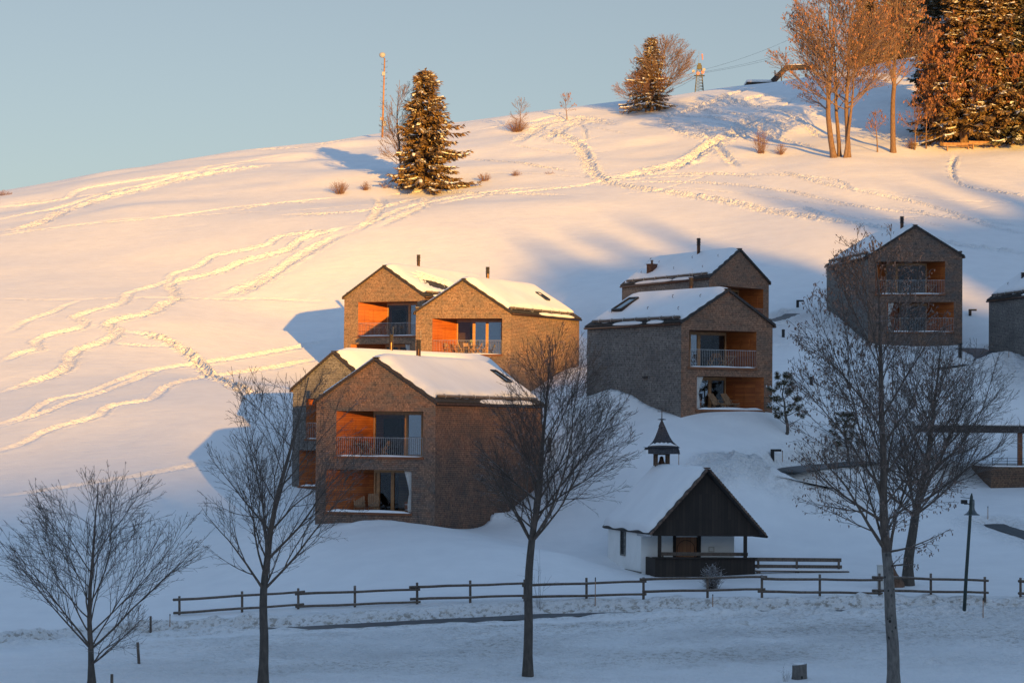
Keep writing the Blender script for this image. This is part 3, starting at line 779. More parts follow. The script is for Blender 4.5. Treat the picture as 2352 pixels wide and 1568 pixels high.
        # flush cupboard door on the wooden side wall
        for (pa, pb) in ([((x0, 0), (xl, dep))] if spans[0][1] == 'wood' else []) + ([((x1, 0), (xr, dep))] if spans[-1][1] == 'wood' else []):
            pa = Vector((*pa, 0)); pb = Vector((*pb, 0)); dd = pb - pa
            if dd.length < 1.4: continue
            sgn = 1 if pa.x == x0 else -1
            nn = Vector((dd.y, -dd.x, 0)).normalized() * .035 * sgn
            for (u, v) in ((.22, .50), (.51, .80)):
                q = [pa + dd * u, pa + dd * v]
                lw.mesh([(p.x + k * nn.x, p.y + k * nn.y, z) for z in (z0 + .05, z0 + h * .80) for p in q for k in (0, 1)],
                        [(1, 3, 7, 5), (0, 1, 5, 4), (3, 2, 6, 7), (4, 5, 7, 6)], 0)
        gi = [i for i, q in enumerate(spans) if q[1] != 'wood']
        ga, gb = xl, xr
        rd = dep + 3.8; k2 = kx_ / dep * 3.8
        iw = MB()
        ra, rb = ga + k2 - .9, gb + k2 + .3
        iw.face([(ra, rd, z0), (rb, rd, z0), (rb, rd, z1), (ra, rd, z1)], 0)
        iw.face([(ga, dep + .06, z0), (ga, dep + .06, z1), (ra, rd, z1), (ra, rd, z0)], 0)
        iw.face([(gb, dep + .06, z0), (rb, rd, z0), (rb, rd, z1), (gb, dep + .06, z1)], 0)
        iw.face([(ga, dep + .06, z1), (ra, rd, z1), (rb, rd, z1), (gb, dep + .06, z1)], 0)
        iw.face([(ga, dep + .06, z0), (gb, dep + .06, z0), (rb, rd, z0), (ra, rd, z0)], 0)
        dx = ra + (rb - ra) * o.get('door', .45)
        iw.box(dx, dx + .9, rd - .9, rd - .02, z0, z0 + h * .84, 1)
        iw.build('room', [M['interior'], M['dark']], root)
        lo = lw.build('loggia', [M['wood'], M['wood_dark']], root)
        for i in gi:
            xa = xl if i == gi[0] else X[i]; xb = xr if i == gi[-1] else X[i + 1]
            fr = MB(); t = .10
            zt = z1 - .0
            fr.box(xa, xa + t, dep - .06, dep + .05, z0 + .01, zt - .01); fr.box(xb - t, xb, dep - .063, dep + .047, z0 + .01, zt - .01)
            fr.box(xa + t, xb - t, dep - .058, dep + .04, zt - .20, zt - .012); fr.box(xa + t, xb - t, dep - .058, dep + .04, z0 + .012, z0 + .10)
            wo = fr.build('window', M['frame'], root)
            gm = MB(); gm.box(xa + t, xb - t, dep + .0, dep + .012, z0 + .10, zt - .20)
            gm.build('pane', M['glass_sky'] if spans[i][1] == 'sky' else M['glass'], wo)
        # sill with a ridge of blown snow
        sl = MB(); sl.box(x0 - .10, x1 + .05, -.07, .30, z0 - .10, z0 + .035); sl.build('sill', M['wood_dark'], root)
        sn = MB(); kk = 26; vs = []
        for i in range(kk + 1):
            u = i / kk; hh_ = (.05 + .05 * abs(math.sin(u * 6 + spec['seed'])) + (.06 if o.get('drift') else 0)) * min(1, u * 10, (1 - u) * 10)
            for y, k in ((-.055, .0), (-.03, .8), (.08, 1), (.22, .5), (.32, 0)): vs.append((x0 + .04 + (w - .08) * u, y, z0 + .03 + hh_ * k))
        sn.mesh(vs, [((5 * i + j), (5 * i + 5 + j), (5 * i + 6 + j), (5 * i + j + 1)) for i in range(kk) for j in range(4)])
        sn.build('sill_snow', M['snow'], root, smooth=True)
        if o.get('rail', True):
            rl = MB(); rx0, rx1 = x0 + .08, x1 - .03; zz = z0 + .09; top = zz + 1.02
            rl.bar((rx0, .0, top), (rx1, .0, top), .04, .025); rl.bar((rx0, .0, zz), (rx1, .0, zz), .03, .02)
            k = int((rx1 - rx0) / .125)
            for i in range(k + 1):
                x = rx0 + (rx1 - rx0) * i / k; rl.bar((x, 0, zz), (x, 0, top), .014 if i % 12 else .03, .014, 0)
            rl.build('balcony_railing', M['steel'], root)
        for side in o.get('curtain', []):
            # a curtain gathered at mid height
            cu = MB(); n1, n2 = 18, 14; vs = []
            for i in range(n1 + 1):
                v = i / n1; wdt = .16 + .34 * (1 - v / .55) ** 1.3 if v < .55 else .16 + .10 * math.sin((v - .55) / .45 * 2.4)
                for j in range(n2 + 1):
                    u = j / n2; x = (u) * wdt; yy = .06 * math.sin(u * 25) + .12
                    X = (x1 - .04 - x) if side > 0 else (x0 + .04 + x)
                    vs.append((X, yy + .05, z1 - .03 - v * (h - .12)))
            fs = [(i * (n2 + 1) + j, i * (n2 + 1) + j + 1, (i + 1) * (n2 + 1) + j + 1, (i + 1) * (n2 + 1) + j) for i in range(n1) for j in range(n2)]
            cu.mesh(vs, fs); co = cu.build('curtain', M['curtain'], root, smooth=True)
            sd_ = co.modifiers.new('s', 'SOLIDIFY'); sd_.thickness = .012
        o['_w'] = lambda x, y, z, _x0=x0, _z0=z0: wor((_x0 + x, y, _z0 + z)); o['_dim'] = (w, h)
    # wall vents
    for t_, z_, side in spec.get('vent', []):
        vn = MB(); p = (b1 if side > 0 else b0) + s * t_; nrm = Vector((s.y, -s.x, 0)).normalized() * side
        Mx = Matrix.Translation(p + Vector((0, 0, z_)))
        a_ = dirv
        vn.mesh([p + a_ * u + nrm * v + Vector((0, 0, z_ + w_)) for u, v, w_ in ((-.22, -.02, .1), (.22, -.02, .1), (.22, -.02, -.05), (-.22, -.02, -.05), (-.2, .16, .05), (.2, .16, .05), (.2, .16, -.03), (-.2, .16, -.03))],
                [(0, 1, 5, 4), (4, 5, 6, 7), (1, 2, 6, 5), (3, 0, 4, 7), (2, 3, 7, 6), (0, 3, 2, 1)])
        vn.build('vent', M['verge'], root)
    spec['wor'] = wor; spec['ang'] = ang; spec['root'] = root; spec['W'] = Wd
    return root

m, t, b = newmat('skylight glass'); b.inputs['Base Color'].default_value = (.03, .04, .05, 1); b.inputs['Roughness'].default_value = .06; b.inputs['Specular IOR Level'].default_value = .9
M['skyglass'] = m
GLA = [(.43, 'wood'), (.50, 'glass'), (.835, 'glass'), (1.0, 'sky')]
HS = {
 'A': dict(vis=1, seed=1, fl=(726.8, 138.8), fr=(1000.7, 136), ze=1.234, zr=3.62, side=(6.2, 14.0), mat=('shingle_front', 'shingle_red', 'shingle_grey'), vent=[(.42, 2.3, 1)],
           label='large shingled house at the front left with two loggias and red brown side wall', chim=[(961, 780, 1, .0, 'pipe')], sky=[(1143, 873, 1, .42, .8, 1.25)],
           open=[dict(r=(773, 971, 943, 1051), spans=[(.435, 'wood'), (.82, 'glass'), (1.0, 'sky')]), dict(r=(749, 944.5, 1076.5, 1180), spans=[(.57, 'wood'), (.62, 'glass'), (.79, 'glass'), (1, 'glass')], rail=False, curtain=[1], drift=True)]),
 'A2': dict(vis=1, seed=2, fl=(672.9, 163.6), fr=(861, 162.2), ze=2.27, zr=4.72, side=(10.3, 14.0), mat=('shingle_grey', 'shingle_front', 'shingle_grey'),
           label='shingled house half hidden behind the front left house, its grey gable end showing', chim=[(897, 768, 1, .0, 'pipe')],
           open=[dict(r=(703.4, 850, 914.4, 1010), spans=[(.43, 'wood'), (.83, 'glass'), (1, 'sky')]), dict(r=(688, 832, 1033, 1119), spans=[(.57, 'wood'), (.83, 'glass'), (1, 'glass')], rail=False, drift=True)]),
 'E': dict(vis=1, bare=(.16, .42, .40, .80), seed=3, fl=(791, 202.9), fr=(975.4, 199.5), ze=10.57, zr=13.04, h=7.1, side=(7.6, 13.5), mat=('shingle_tan', 'shingle_red', 'shingle_grey'),
           label='sunlit shingled house farthest left on the slope, dark gap melted in its roof snow', chim=[(962, 585, 1, .0, 'pipe')],
           open=[dict(r=(823, 957.6, 693.7, 771.5), spans=[(.5, 'wood'), (.88, 'glass'), (1, 'sky')]), dict(r=(805.6, 940.4, 790, 868), spans=[(.6, 'wood'), (.83, 'glass'), (1, 'glass')], rail=False, curtain=[1])]),
 'B': dict(vis=1, seed=4, fl=(955.5, 188.8), fr=(1174.5, 187.3), ze=8.70, zr=11.19, h=7.28, side=(5.56, 10.3), mat=('shingle_tan', 'shingle_tan', 'shingle_grey'), vent=[(.30, 2.9, 1), (.38, .6, 1)], log=(.0, .9),
           label='brightly sunlit shingled house in the middle, orange loggia with dining chairs', chim=[(1119.5, 613, 1, .0, 'pipe')], sky=[(1240, 683, 1, .45, .7, 1.0)],
           open=[dict(r=(993.4, 1152.8, 731.2, 814.5), spans=[(.35, 'wood'), (.60, 'glass'), (.79, 'sky'), (1, 'sky')]), dict(r=(980, 1135, 836, 915), spans=[(.57, 'wood'), (1, 'glass')], rail=False)]),
 'C': dict(vis=-1, snow=.2, seed=5, fl=(1565, 148), fr=(1774.7, 151), ze=6.36, zr=8.39, h=6.25, side=(-5.5, 8.4), mat=('shingle_warm', 'shingle_grey', 'shingle_grey'), vent=[(.36, 2.9, -1)],
           label='shaded shingled house right of centre with long silver grey side wall and two deck chairs', chim=[(1588, 637, 1, .12, 'pipe')], sky=[(1441, 712, -1, .42, 1.0, 1.5)],
           open=[dict(r=(1583.2, 1737, 757.5, 846.5), spans=[(.13, 'sky'), (.54, 'glass'), (1, 'wood')], door=.3), dict(r=(1600.9, 1754.4, 863.3, 943), spans=[(.18, 'sky'), (.42, 'glass'), (1, 'wood')], rail=False, curtain=[-1], drift=True)]),
 'G': dict(vis=-1, seed=6, fl=(1629, 184), fr=(1766, 190), ze=11.34, zr=13.65, side=(-6.1, 12.0), mat=('shingle_warm', 'shingle_grey', 'shingle_grey'), snow=.18,
           label='shaded shingled house standing behind another, with a square chimney beside its tall round one', chim=[(1605, 547, -1, .10, 'pipe'), (1497, 610, -1, .62, 'box')],
           open=[dict(r=(1653.2, 1752.8, 656, 742), spans=[(.13, 'sky'), (.42, 'glass'), (1, 'wood')])]),
 'D': dict(vis=-1, seed=7, fl=(1994.4, 190), fr=(2210.7, 188.5), ze=13.47, zr=15.8, side=(-1.8, 11.3), mat=('shingle_front', 'shingle_grey', 'shingle_grey'), snow=.2,
           label='shaded shingled house at the upper right behind the tall seed hung tree', chim=[(2072, 497, -1, .12, 'pipe')],
           open=[dict(r=(2011.3, 2170.7, 601, 676), spans=[(.14, 'wood'), (.30, 'glass'), (.74, 'glass'), (1, 'wood')]), dict(r=(2037.4, 2190.7, 694, 763), spans=[(.18, 'wood'), (.6, 'glass'), (1, 'wood')], curtain=[-1])]),
 'H': dict(vis=-1, seed=8, fl=(2425, 172), fr=(2630, 173), ze=9.81, zr=12.2, side=(-2.4, 12.0), mat=('shingle_front', 'shingle_grey', 'shingle_grey'),
           label='dark shingled house cut off by the right edge of the view', chim=[(2350, 640, -1, .55, 'pipe')], open=[dict(r=(2450, 2600, 700, 780), spans=[(.43, 'wood'), (1, 'glass')])]),
}
for k_ in HS: house(HS[k_])
# ---------------------------------------------------------------- bare trees
def bark(name, c, **k): return snowtop(name, c, **k)
M['bark_dark'] = bark('dark bark', (.075, .064, .055), amt=.55, scale=4, thr=.62, nscale=7)
M['bark_spot'] = bark('grey spotted bark', (.135, .125, .115), amt=.7, scale=3, thr=.55, spots=1, nscale=9)
M['twig'] = bark('twigs', (.10, .076, .062), amt=.5, scale=3, thr=.72)
M['twig_frost'] = bark('frosted twigs', (.22, .135, .09), amt=.35, scale=4, thr=.5, snowc=(.75, .68, .64))
M['bark_warm'] = bark('warm bark', (.20, .12, .075), amt=.3, scale=4, thr=.65)
M['seed'] = plain('dry seeds', (.17, .12, .10), .8, var=.4)
M['leaf_dry'] = plain('dry leaves', (.30, .13, .06), .8, var=.5)
M['shrub_snow'] = bark('snowy shrub twigs', (.07, .05, .04), amt=.8, scale=7, thr=.25)
M['bush'] = bark('bush twigs', (.25, .13, .08), amt=.35, scale=4, thr=.6)

def bare_tree(base, H, zf, env, r0, seed, label, name='bare_tree', mats=('bark_dark', 'twig'), nl=14, dens=1.0, lean=(0, 0), rmin=.0065, leaf=None, leafn=0, group=None, levels=4, leader=True, upl=.10, ang0=(.75, 1.05), stems=None, cat='tree', leafs=.05):
    """env: (cx, cz, rx, rzdown, rzup); limbs spring from the trunk above zf"""
    R = random.Random(seed)
    ecx, ecz, erx, ezd, ezu = env
    def inside(p, k=1.0):
        dz = p.z - ecz; rz = ezu if dz > 0 else ezd
        return ((p.x - ecx) / erx) ** 2 + (p.y / (erx * .85)) ** 2 + (dz / rz) ** 2 < k
    tm, cm = MB(), MB()
    def perp(d):
        a = Vector((R.gauss(0, 1), R.gauss(0, 1), R.gauss(0, 1))); a -= d * a.dot(d); return a.normalized()
    SEG = (.5, .42, .30, .20, .14); WOB = (.05, .10, .13, .17, .2); UP = (.02, upl, .07, .05, .03)
    SP = (0, .34, .38, .30, .24); tips = []
    def branch(p, d, L, r, lvl, mb):
        pts = [p.copy()]; n = max(2, int(L / SEG[lvl])); seg = L / n; dirs = [d.copy()]
        for i in range(n):
            d = d + perp(d) * R.gauss(0, WOB[lvl]) * .8; d.z += UP[lvl] * (1 - max(d.z, 0)); d.normalize()
            p = p + d * seg; pts.append(p.copy()); dirs.append(d.copy())
            if lvl > 0 and not inside(p, 1.0 + R.uniform(-.12, .18)): break
        k = len(pts) - 1
        rs = [max(rmin * (1 if lvl < 3 else .8), r * (1 - .93 * (i / max(k, 1)) ** .85)) for i in range(k + 1)]
        mb.path(pts, rs, (10, 6, 4, 3, 3)[lvl], 0, cap=False)
        tips.append((pts[-1], dirs[-1]))
        if lvl >= levels: return
        l2 = lvl + 1
        Lr = seg * k
        s = SP[l2] * .7 if lvl > 0 else 0
        q = (.18 * Lr if lvl == 1 else .12 * Lr); side = R.random() * 6.28
        step = SP[l2] / dens
        while q < Lr * .97:
            i = min(k - 1, int(q / seg)); f = q / seg - i
            pp = pts[i].lerp(pts[i + 1], f); dd = dirs[i + 1]
            side += math.pi * R.uniform(.75, 1.25) if lvl > 0 else 2.4
            ax = perp(dd); u = dd.cross(ax)
            out = ax * math.cos(side) + u * math.sin(side)
            a = R.uniform(.32, .72)
            nd = (dd * math.cos(a) + out * math.sin(a)).normalized()
            rem = Lr - q
            if l2 == 2: cl = min(3.6, .4 + rem * R.uniform(.5, .85))
            elif l2 == 3: cl = min(1.25, .22 + rem * R.uniform(.35, .7))
            else: cl = R.uniform(.10, .30)
            rr = max(rmin, rs[i] * R.uniform(.45, .62))
            branch(pp, nd, cl, rr, l2, cm)
            q += step * R.uniform(.6, 1.5)
    stems = stems or [(0, 0, lean[0], lean[1], H, r0)]
    for (sx, sy, lx, ly, sh, sr) in stems:
        d = Vector((lx, ly, 1)).normalized(); p = Vector((sx, sy, -.8)); pts = [p.copy()]; rs = [sr * 1.5]; n = int(sh / .5)
        dirs = [d]
        for i in range(n):
            d = (d + Vector((R.gauss(0, .035), R.gauss(0, .035), 0)) + Vector((0, 0, .02))).normalized()
            p = p + d * ((sh + .8) / n); pts.append(p.copy()); dirs.append(d.copy())
            v = p.z / sh
            rs.append(max(.02, sr * ((1.25 - .25 * min(1, p.z / .8)) if p.z < .8 else 1) * (1 - .25 * min(1, p.z / zf)) if p.z < zf else sr * .75 * (1 - (p.z - zf) / (sh - zf + .01) * .93)))
        kk = next((i for i, q in enumerate(pts) if q.z > zf + .5), len(pts) - 1)
        tm.path(pts[:kk + 1], rs[:kk + 1], 12, 0, cap=False)
        cm.path(pts[max(0, kk - 1):], [q * .985 for q in rs[max(0, kk - 1):]], 12, 0, cap=False)
        zs = [zf + (sh - zf) * (j / nl) ** 1.5 * .9 for j in range(nl)]
        th = R.random() * 6
        for j, z in enumerate(zs):
            i = min(len(pts) - 2, next((i for i, q in enumerate(pts) if q.z > z), len(pts) - 1)); pp = pts[i]
            th += 2.4 + R.gauss(0, .3); fz = j / nl
            a = R.uniform(*ang0) * (1 - .35 * fz)
            nd = Vector((math.cos(th) * math.sin(a), math.sin(th) * math.sin(a), math.cos(a)))
            L = (erx * 1.3 + (ecz + ezu - z)) * 1.0 * R.uniform(.85, 1.15)
            branch(pp, nd, L, rs[i] * R.uniform(.28, .46), 1, cm)
    if leaf and leafn:
        for (p, d) in tips:
            for _ in range(leafn):
                if R.random() < .55: continue
                s = leafs * R.uniform(.6, 1.4); o_ = Vector((R.gauss(0, .06), R.gauss(0, .06), -R.random() * .12)); a = perp(Vector((0, 0, 1))) * s * .5; q = p + o_
                dn = Vector((R.gauss(0, .3), R.gauss(0, .3), -1)).normalized() * s * 1.7
                cm.face([q - a, q + a, q + a * .6 + dn, q - a * .6 + dn], 1)
    root = empty(name, base, 0, label, cat, group)
    tm.build('trunk', M[mats[0]], root, smooth=True, uv=False)
    cm.build('crown', [M[mats[1]]] + ([M[leaf]] if leaf else []), root, smooth=True, uv=False)
    return root

def tree_from_px(bx, by, d, ztop, zfork, cx, cyw, half, ctop, cbot, **kw):
    """pixels of the trunk foot, fork, crown centre, half width, top and bottom"""
    b = at(bx, by, d); u = FPX / d
    b.z = min(b.z, gz(b.x, b.y)) if by >= 1568 else gz(b.x, b.y)
    by = proj(b)[1]
    H = (by - ztop) / u; zf = (by - zfork) / u; cz = (by - cyw) / u
    return bare_tree(b, H, zf, ((cx - bx) / u, cz, half / u, (cbot - cyw) / u, (cyw - ctop) / u), **kw)

tree_from_px(212, 1572, 90, 1110, 1528, 228, 1345, 262, 1085, 1575, r0=.155, seed=11, nl=26, dens=.95, upl=.045, ang0=(.6, 1.45), label='bare tree at the lower left with dark wide spreading crown', rmin=.0062)
tree_from_px(605, 1575, 90, 850, 1375, 660, 1190, 215, 820, 1395, r0=.19, seed=12, nl=24, dens=1.0, upl=.06, lean=(.045, 0), ang0=(.5, 1.15), label='bare tree standing before the left end of the rail fence, forked low', rmin=.0062)
tree_from_px(1212, 1553, 95.5, 800, 1275, 1278, 1060, 188, 770, 1275, r0=.195, seed=13, nl=32, dens=1.2, upl=.07, lean=(.02, 0), ang0=(.5, 1.15), label='bare tree with straight dark trunk and upswept crown before the brown side wall', rmin=.0065, mats=('bark_dark', 'twig'))
tree_from_px(2052, 1575, 87, 545, 1310, 2005, 960, 205, 535, 1330, r0=.245, seed=14, nl=30, dens=1.0, upl=.045, lean=(-.01, 0), ang0=(.4, 1.35), label='tall bare tree on the right with pale spotted trunk and hanging dry seeds', rmin=.0075, mats=('bark_spot', 'twig'), leaf='seed', leafn=3, leafs=.045)
tree_from_px(2085, 1335, 121, 780, 1205, 2150, 1010, 205, 770, 1215, r0=.29, seed=15, nl=34, dens=1.2, upl=.065, ang0=(.5, 1.3), label='bare tree with dense fan shaped crown behind the fence, beside the cabinet', rmin=.007, mats=('bark_dark', 'twig'))

# ---------------------------------------------------------------- conifers
def needlemat(name, a, b_):
    m, t, b = newmat(name); t.links.new(mixc(t, ramp(t, noise(t, 2.3, objco(t), 4), .35, .65), a, b_), b.inputs['Base Color']); b.inputs['Roughness'].default_value = .75; return m
M['needles'] = needlemat('needles', (.17, .11, .045), (.33, .20, .085))
M['needles_dark'] = needlemat('dark needles', (.06, .06, .034), (.12, .095, .05))  # darker copy of needles; shade of the dark forest spruces put into colour
M['snow_clump'] = plain('snow on branches', (.80, .82, .85), .7, var=.05)
def spruce_mesh(H, rbase, seed, snowp=.5, gap=.32, zlow=.1, droop=.35, thick=1.0, irregular=.25, narrow=1.0, prof=.8):
    R = random.Random(seed); tm, cm = MB(), MB()
    tm.path([(0, 0, -1), (0, 0, .25), (0, 0, H * .5), (0, 0, H * .98)], [rbase * .14, rbase * .085, rbase * .045, .02], 8, 0)
    z = H * zlow; sect = [1 + irregular * math.sin(k * 1.3 + seed) for k in range(7)]
    while z < H * .985:
        v = (z - H * zlow) / (H * (1 - zlow)); n = 8 if v < .7 else 6; off = R.random() * 6.28
        for k in range(n):
            th = off + k * 6.283 / n + R.gauss(0, .15)
            L = (rbase * narrow * (1 - v) ** prof + .15) * R.uniform(.62, 1.12) * sect[int((th % 6.283) / 6.283 * 7) % 7] * (1 + .18 * math.sin(z * 2.6 + seed))
            p = Vector((0, 0, z)); d = Vector((math.cos(th), math.sin(th), .25 - droop * (1 - v) * 1.4)).normalized()
            m_ = max(3, int(L / .3)); pts = [p.copy()]
            for i in range(m_):
                d = (d + Vector((0, 0, -.05 + .14 * (i / m_)))).normalized(); p = p + d * (L / m_); pts.append(p.copy())
            cm.path(pts, [.035 * (1 - i / (m_ + 1)) + .008 for i in range(m_ + 1)], 3, 2, cap=False)
            if R.random() < snowp * 1.5 and L > .7:      # a pad of snow lying along the outer part of the branch
                i0 = max(1, int(m_ * R.uniform(.3, .55))); sd_ = (pts[-1] - pts[0]).cross(Vector((0, 0, 1))).normalized(); row = []
                for i in range(i0, m_ + 1):
                    w_ = (.13 + .13 * math.sin(i * 2.3 + k)) * thick * (1.0 if i < m_ else .4) * R.uniform(.8, 1.3); c_ = pts[i] + Vector((0, 0, .07 + .03 * R.random()))
                    row.append((c_ - sd_ * w_ - Vector((0, 0, .09)), c_ - sd_ * w_ * .45 + Vector((0, 0, .03)), c_ + sd_ * w_ * .45 + Vector((0, 0, .03)), c_ + sd_ * w_ - Vector((0, 0, .09))))
                if len(row) > 1: cm.mesh([p_ for r_ in row for p_ in r_], [(4 * a_ + b_, 4 * a_ + b_ + 1, 4 * a_ + b_ + 5, 4 * a_ + b_ + 4) for a_ in range(len(row) - 1) for b_ in range(3)], 1)
            q = .15 * L
            while q < L:
                i = min(m_ - 1, int(q / L * m_)); pp = pts[i].lerp(pts[i + 1], q / L * m_ - i); dd = (pts[i + 1] - pts[i]).normalized()
                sdv = dd.cross(Vector((0, 0, 1))).normalized()
                for sg in (-1, 1, 0):
                    w = (.26 + .30 * math.sin(min(1, q / L * 1.1) * 2.6)) * thick * R.uniform(.7, 1.3)
                    if sg == 0: bd = (dd + Vector((0, 0, .25 if R.random() < .4 else -.9)) + sdv * R.gauss(0, .5)).normalized()
                    else: bd = (dd * R.uniform(.5, 1.0) + sdv * sg * R.uniform(.6, 1.1) + Vector((0, 0, R.uniform(-.75, .05)))).normalized()
                    wv = bd.cross(Vector((R.gauss(0, .5), R.gauss(0, .5), 1))).normalized() * w * .19
                    e = pp + bd * w; md = pp + bd * w * .5
                    cm.face([pp - wv * .4, md - wv, e, md + wv], 0)
                    up = Vector((0, 0, .035))
                    if bd.z > -.6 and R.random() < snowp * .9 * max(0, .35 + math.sin(th * 3 + z * 1.9 + seed) * .5 + math.sin(q * 4 + k * 2.1) * .35):
                        cm.face([pp - wv * .8 + up, md - wv * 1.5 + up * .9, e * .92 + pp * .08 + up * .4, md + wv * 1.5 + up * .9], 1)
                q += .17
        z += gap * R.uniform(.75, 1.25) * (1 - .3 * v)
    return tm, cm
def spruce(base, H, rb, seed, label, group=None, nm='needles', name='spruce_tree', **k):
    tm, cm = spruce_mesh(H, rb, seed, **k)
    root = empty(name, base, random.Random(seed).random() * 6, label, 'tree', group)
    tm.build('trunk', M['bark_warm'], root, smooth=True, uv=False)
    cm.build('crown', [M[nm], M['snow_clump'], M['bark_warm']], root, uv=False)
    return root
def foot(px, py, sink=.1):
    p = ground(px, py); p.z -= sink; return p
def hgt(p, ytop): return (proj(p)[1] - ytop) * p.y / FPX
p = foot(970, 433); spruce(p, hgt(p, 158), 4.9, 21, 'tall bushy spruce with snow on its branches standing alone on the slope', snowp=.30, gap=.40, zlow=.075, irregular=.34, thick=1.35, narrow=.95, prof=.62)
p = foot(1497, 256); spruce(p, hgt(p, 82), 3.4, 22, 'small spruce on the skyline growing up through bare shrubs', snowp=.35, gap=.45, zlow=.12, thick=1.0)
# bare trees on the hill
def hill_tree(bx, by, top, half, cyw, fork, seed, label, cxo=0, cbot=None, **kw):
    b = foot(bx, by); u = FPX / b.y
    kw.setdefault('mats', ('bark_warm', 'twig_frost')); kw.setdefault('rmin', .018); kw.setdefault('levels', 3)
    return bare_tree(b, (by - top) / u, (by - fork) / u, (cxo / u, (by - cyw) / u, half / u, ((cbot or by) - cyw) / u, (cyw - top) / u), seed=seed, label=label, **kw)
hill_tree(919, 430, 172, 52, 300, 385, 31, 'frosted bare tree pressed against the left side of the lone spruce', r0=.2, nl=26, dens=1.0, cxo=-2, cbot=428, levels=4, rmin=.013)
hill_tree(1512, 254, 78, 88, 165, 225, 32, 'bare spreading tree on the skyline right of the small spruce', r0=.25, nl=24, dens=1.0, cxo=14, cbot=262, mats=('bark_warm', 'twig_frost'), levels=4, rmin=.014)
hill_tree(1484, 258, 165, 76, 215, 246, 33, 'low frosted shrubby thicket at the foot of the skyline spruce', r0=.12, nl=26, dens=1.4, name='bare_shrub', cat='shrub', cbot=256, cxo=-4, ang0=(.5, 1.4), upl=.04, levels=4, rmin=.014, mats=('bark_warm', 'bush'))
hill_tree(1195, 302, 222, 23, 255, 285, 34, 'thin bare sapling rising out of the dense skyline bush', r0=.05, nl=9, dens=1.0, rmin=.015, name='bare_sapling', cat='sapling')
hill_tree(1303, 276, 210, 17, 235, 258, 35, 'thin sapling with a few dry leaves alone on the crest', r0=.06, nl=8, dens=.9, rmin=.015, leaf='leaf_dry', leafn=1, leafs=.12, name='bare_sapling', cat='sapling')
# the big group on the right
b = foot(1925, 362); u = FPX / b.y
bare_tree(b, 22, 5.0, ((1925 - 1925) / u, (362 - 140) / u, 162 / u, 205 / u, 190 / u), r0=.5, seed=41, nl=15, dens=.8, rmin=.02, levels=3, mats=('bark_warm', 'twig_frost'), ang0=(.5, 1.35), upl=.05,
          stems=[(-.4, 0, -.12, 0, 20, .36), (.3, .6, .0, .02, 21, .26), (1.1, 0, .12, 0, 20, .32), (.6, -.4, .2, 0, 13, .2)],
          leaf='leaf_dry', leafn=1, leafs=.13, label='large frosted tree group of four trunks spreading over the sunlit slope at the right')
b = foot(2052, 351)
bare_tree(b, 20, 7.0, ((2068 - 2052) / u, (351 - 120) / u, 105 / u, 160 / u, 160 / u), r0=.33, seed=42, nl=20, dens=.95, rmin=.02, levels=3, mats=('bark_warm', 'twig_frost'), leaf='leaf_dry', leafn=2, leafs=.14, ang0=(.45, .9), label='single straight trunk tree with frosted crown right of the four trunk group', lean=(-.02, 0))
for i, (bx, by, top, half, sd, lab) in enumerate([(2100, 345, 215, 34, 43, 'thin sapling nearest the straight trunk tree, reddish twigs'), (2128, 342, 150, 42, 44, 'tallest of the thin saplings between the straight trunk and the spruces'), (2160, 338, 190, 34, 45, 'thin sapling just left of the wooden benches'), (2015, 350, 250, 24, 46, 'short sapling between the trunk group and the straight trunk')]):
    hill_tree(bx, by, top, half, (by + top) / 2 - 10, by - 35, sd, lab, r0=.08, nl=10, dens=.8, rmin=.017, leaf='leaf_dry', leafn=1, leafs=.13, mats=('bark_warm', 'bush'), name='bare_sapling', cat='sapling', group='saplings at the forest edge', cbot=by - 10)
# forest edge: three kinds of spruce, copied
A_ = spruce(foot(2215, 336), 25, 4.6, 51, 'forest spruce with the leftmost trunk behind the benches', 'spruces of the forest edge', snowp=.28, gap=.5, zlow=.09, thick=1.5, name='forest_spruce')
B_ = spruce(foot(2290, 334), 27, 4.4, 52, 'forest spruce right behind the right end of the benches', 'spruces of the forest edge', snowp=.2, gap=.5, zlow=.12, thick=1.5, name='forest_spruce')
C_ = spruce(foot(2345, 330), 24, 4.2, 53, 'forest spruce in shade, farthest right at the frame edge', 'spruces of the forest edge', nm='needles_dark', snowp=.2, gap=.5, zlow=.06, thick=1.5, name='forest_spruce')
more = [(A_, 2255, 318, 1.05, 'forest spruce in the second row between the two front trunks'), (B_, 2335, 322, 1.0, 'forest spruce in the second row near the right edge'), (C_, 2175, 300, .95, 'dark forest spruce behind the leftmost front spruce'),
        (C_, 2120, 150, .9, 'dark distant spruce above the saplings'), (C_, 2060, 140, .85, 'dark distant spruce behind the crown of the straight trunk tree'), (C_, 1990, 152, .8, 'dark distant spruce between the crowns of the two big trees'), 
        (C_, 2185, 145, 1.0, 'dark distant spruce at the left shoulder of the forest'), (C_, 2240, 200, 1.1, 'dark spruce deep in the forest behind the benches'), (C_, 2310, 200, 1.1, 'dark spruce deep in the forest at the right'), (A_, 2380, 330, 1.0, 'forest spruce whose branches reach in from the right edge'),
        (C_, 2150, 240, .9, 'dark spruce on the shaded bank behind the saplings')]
for k, (src, bx, by, sc, lab) in enumerate(more):
    p = foot(bx, by)
    if by < 170: q = at(bx, by, 362); p = Vector((q.x, 362, max(gz(q.x, 362), q.z - 1.5)))
    c = copy_tree(src); c.location = p; c.rotation_euler = (0, 0, k * 1.37); c.scale = (sc, sc, sc); c['label'] = lab
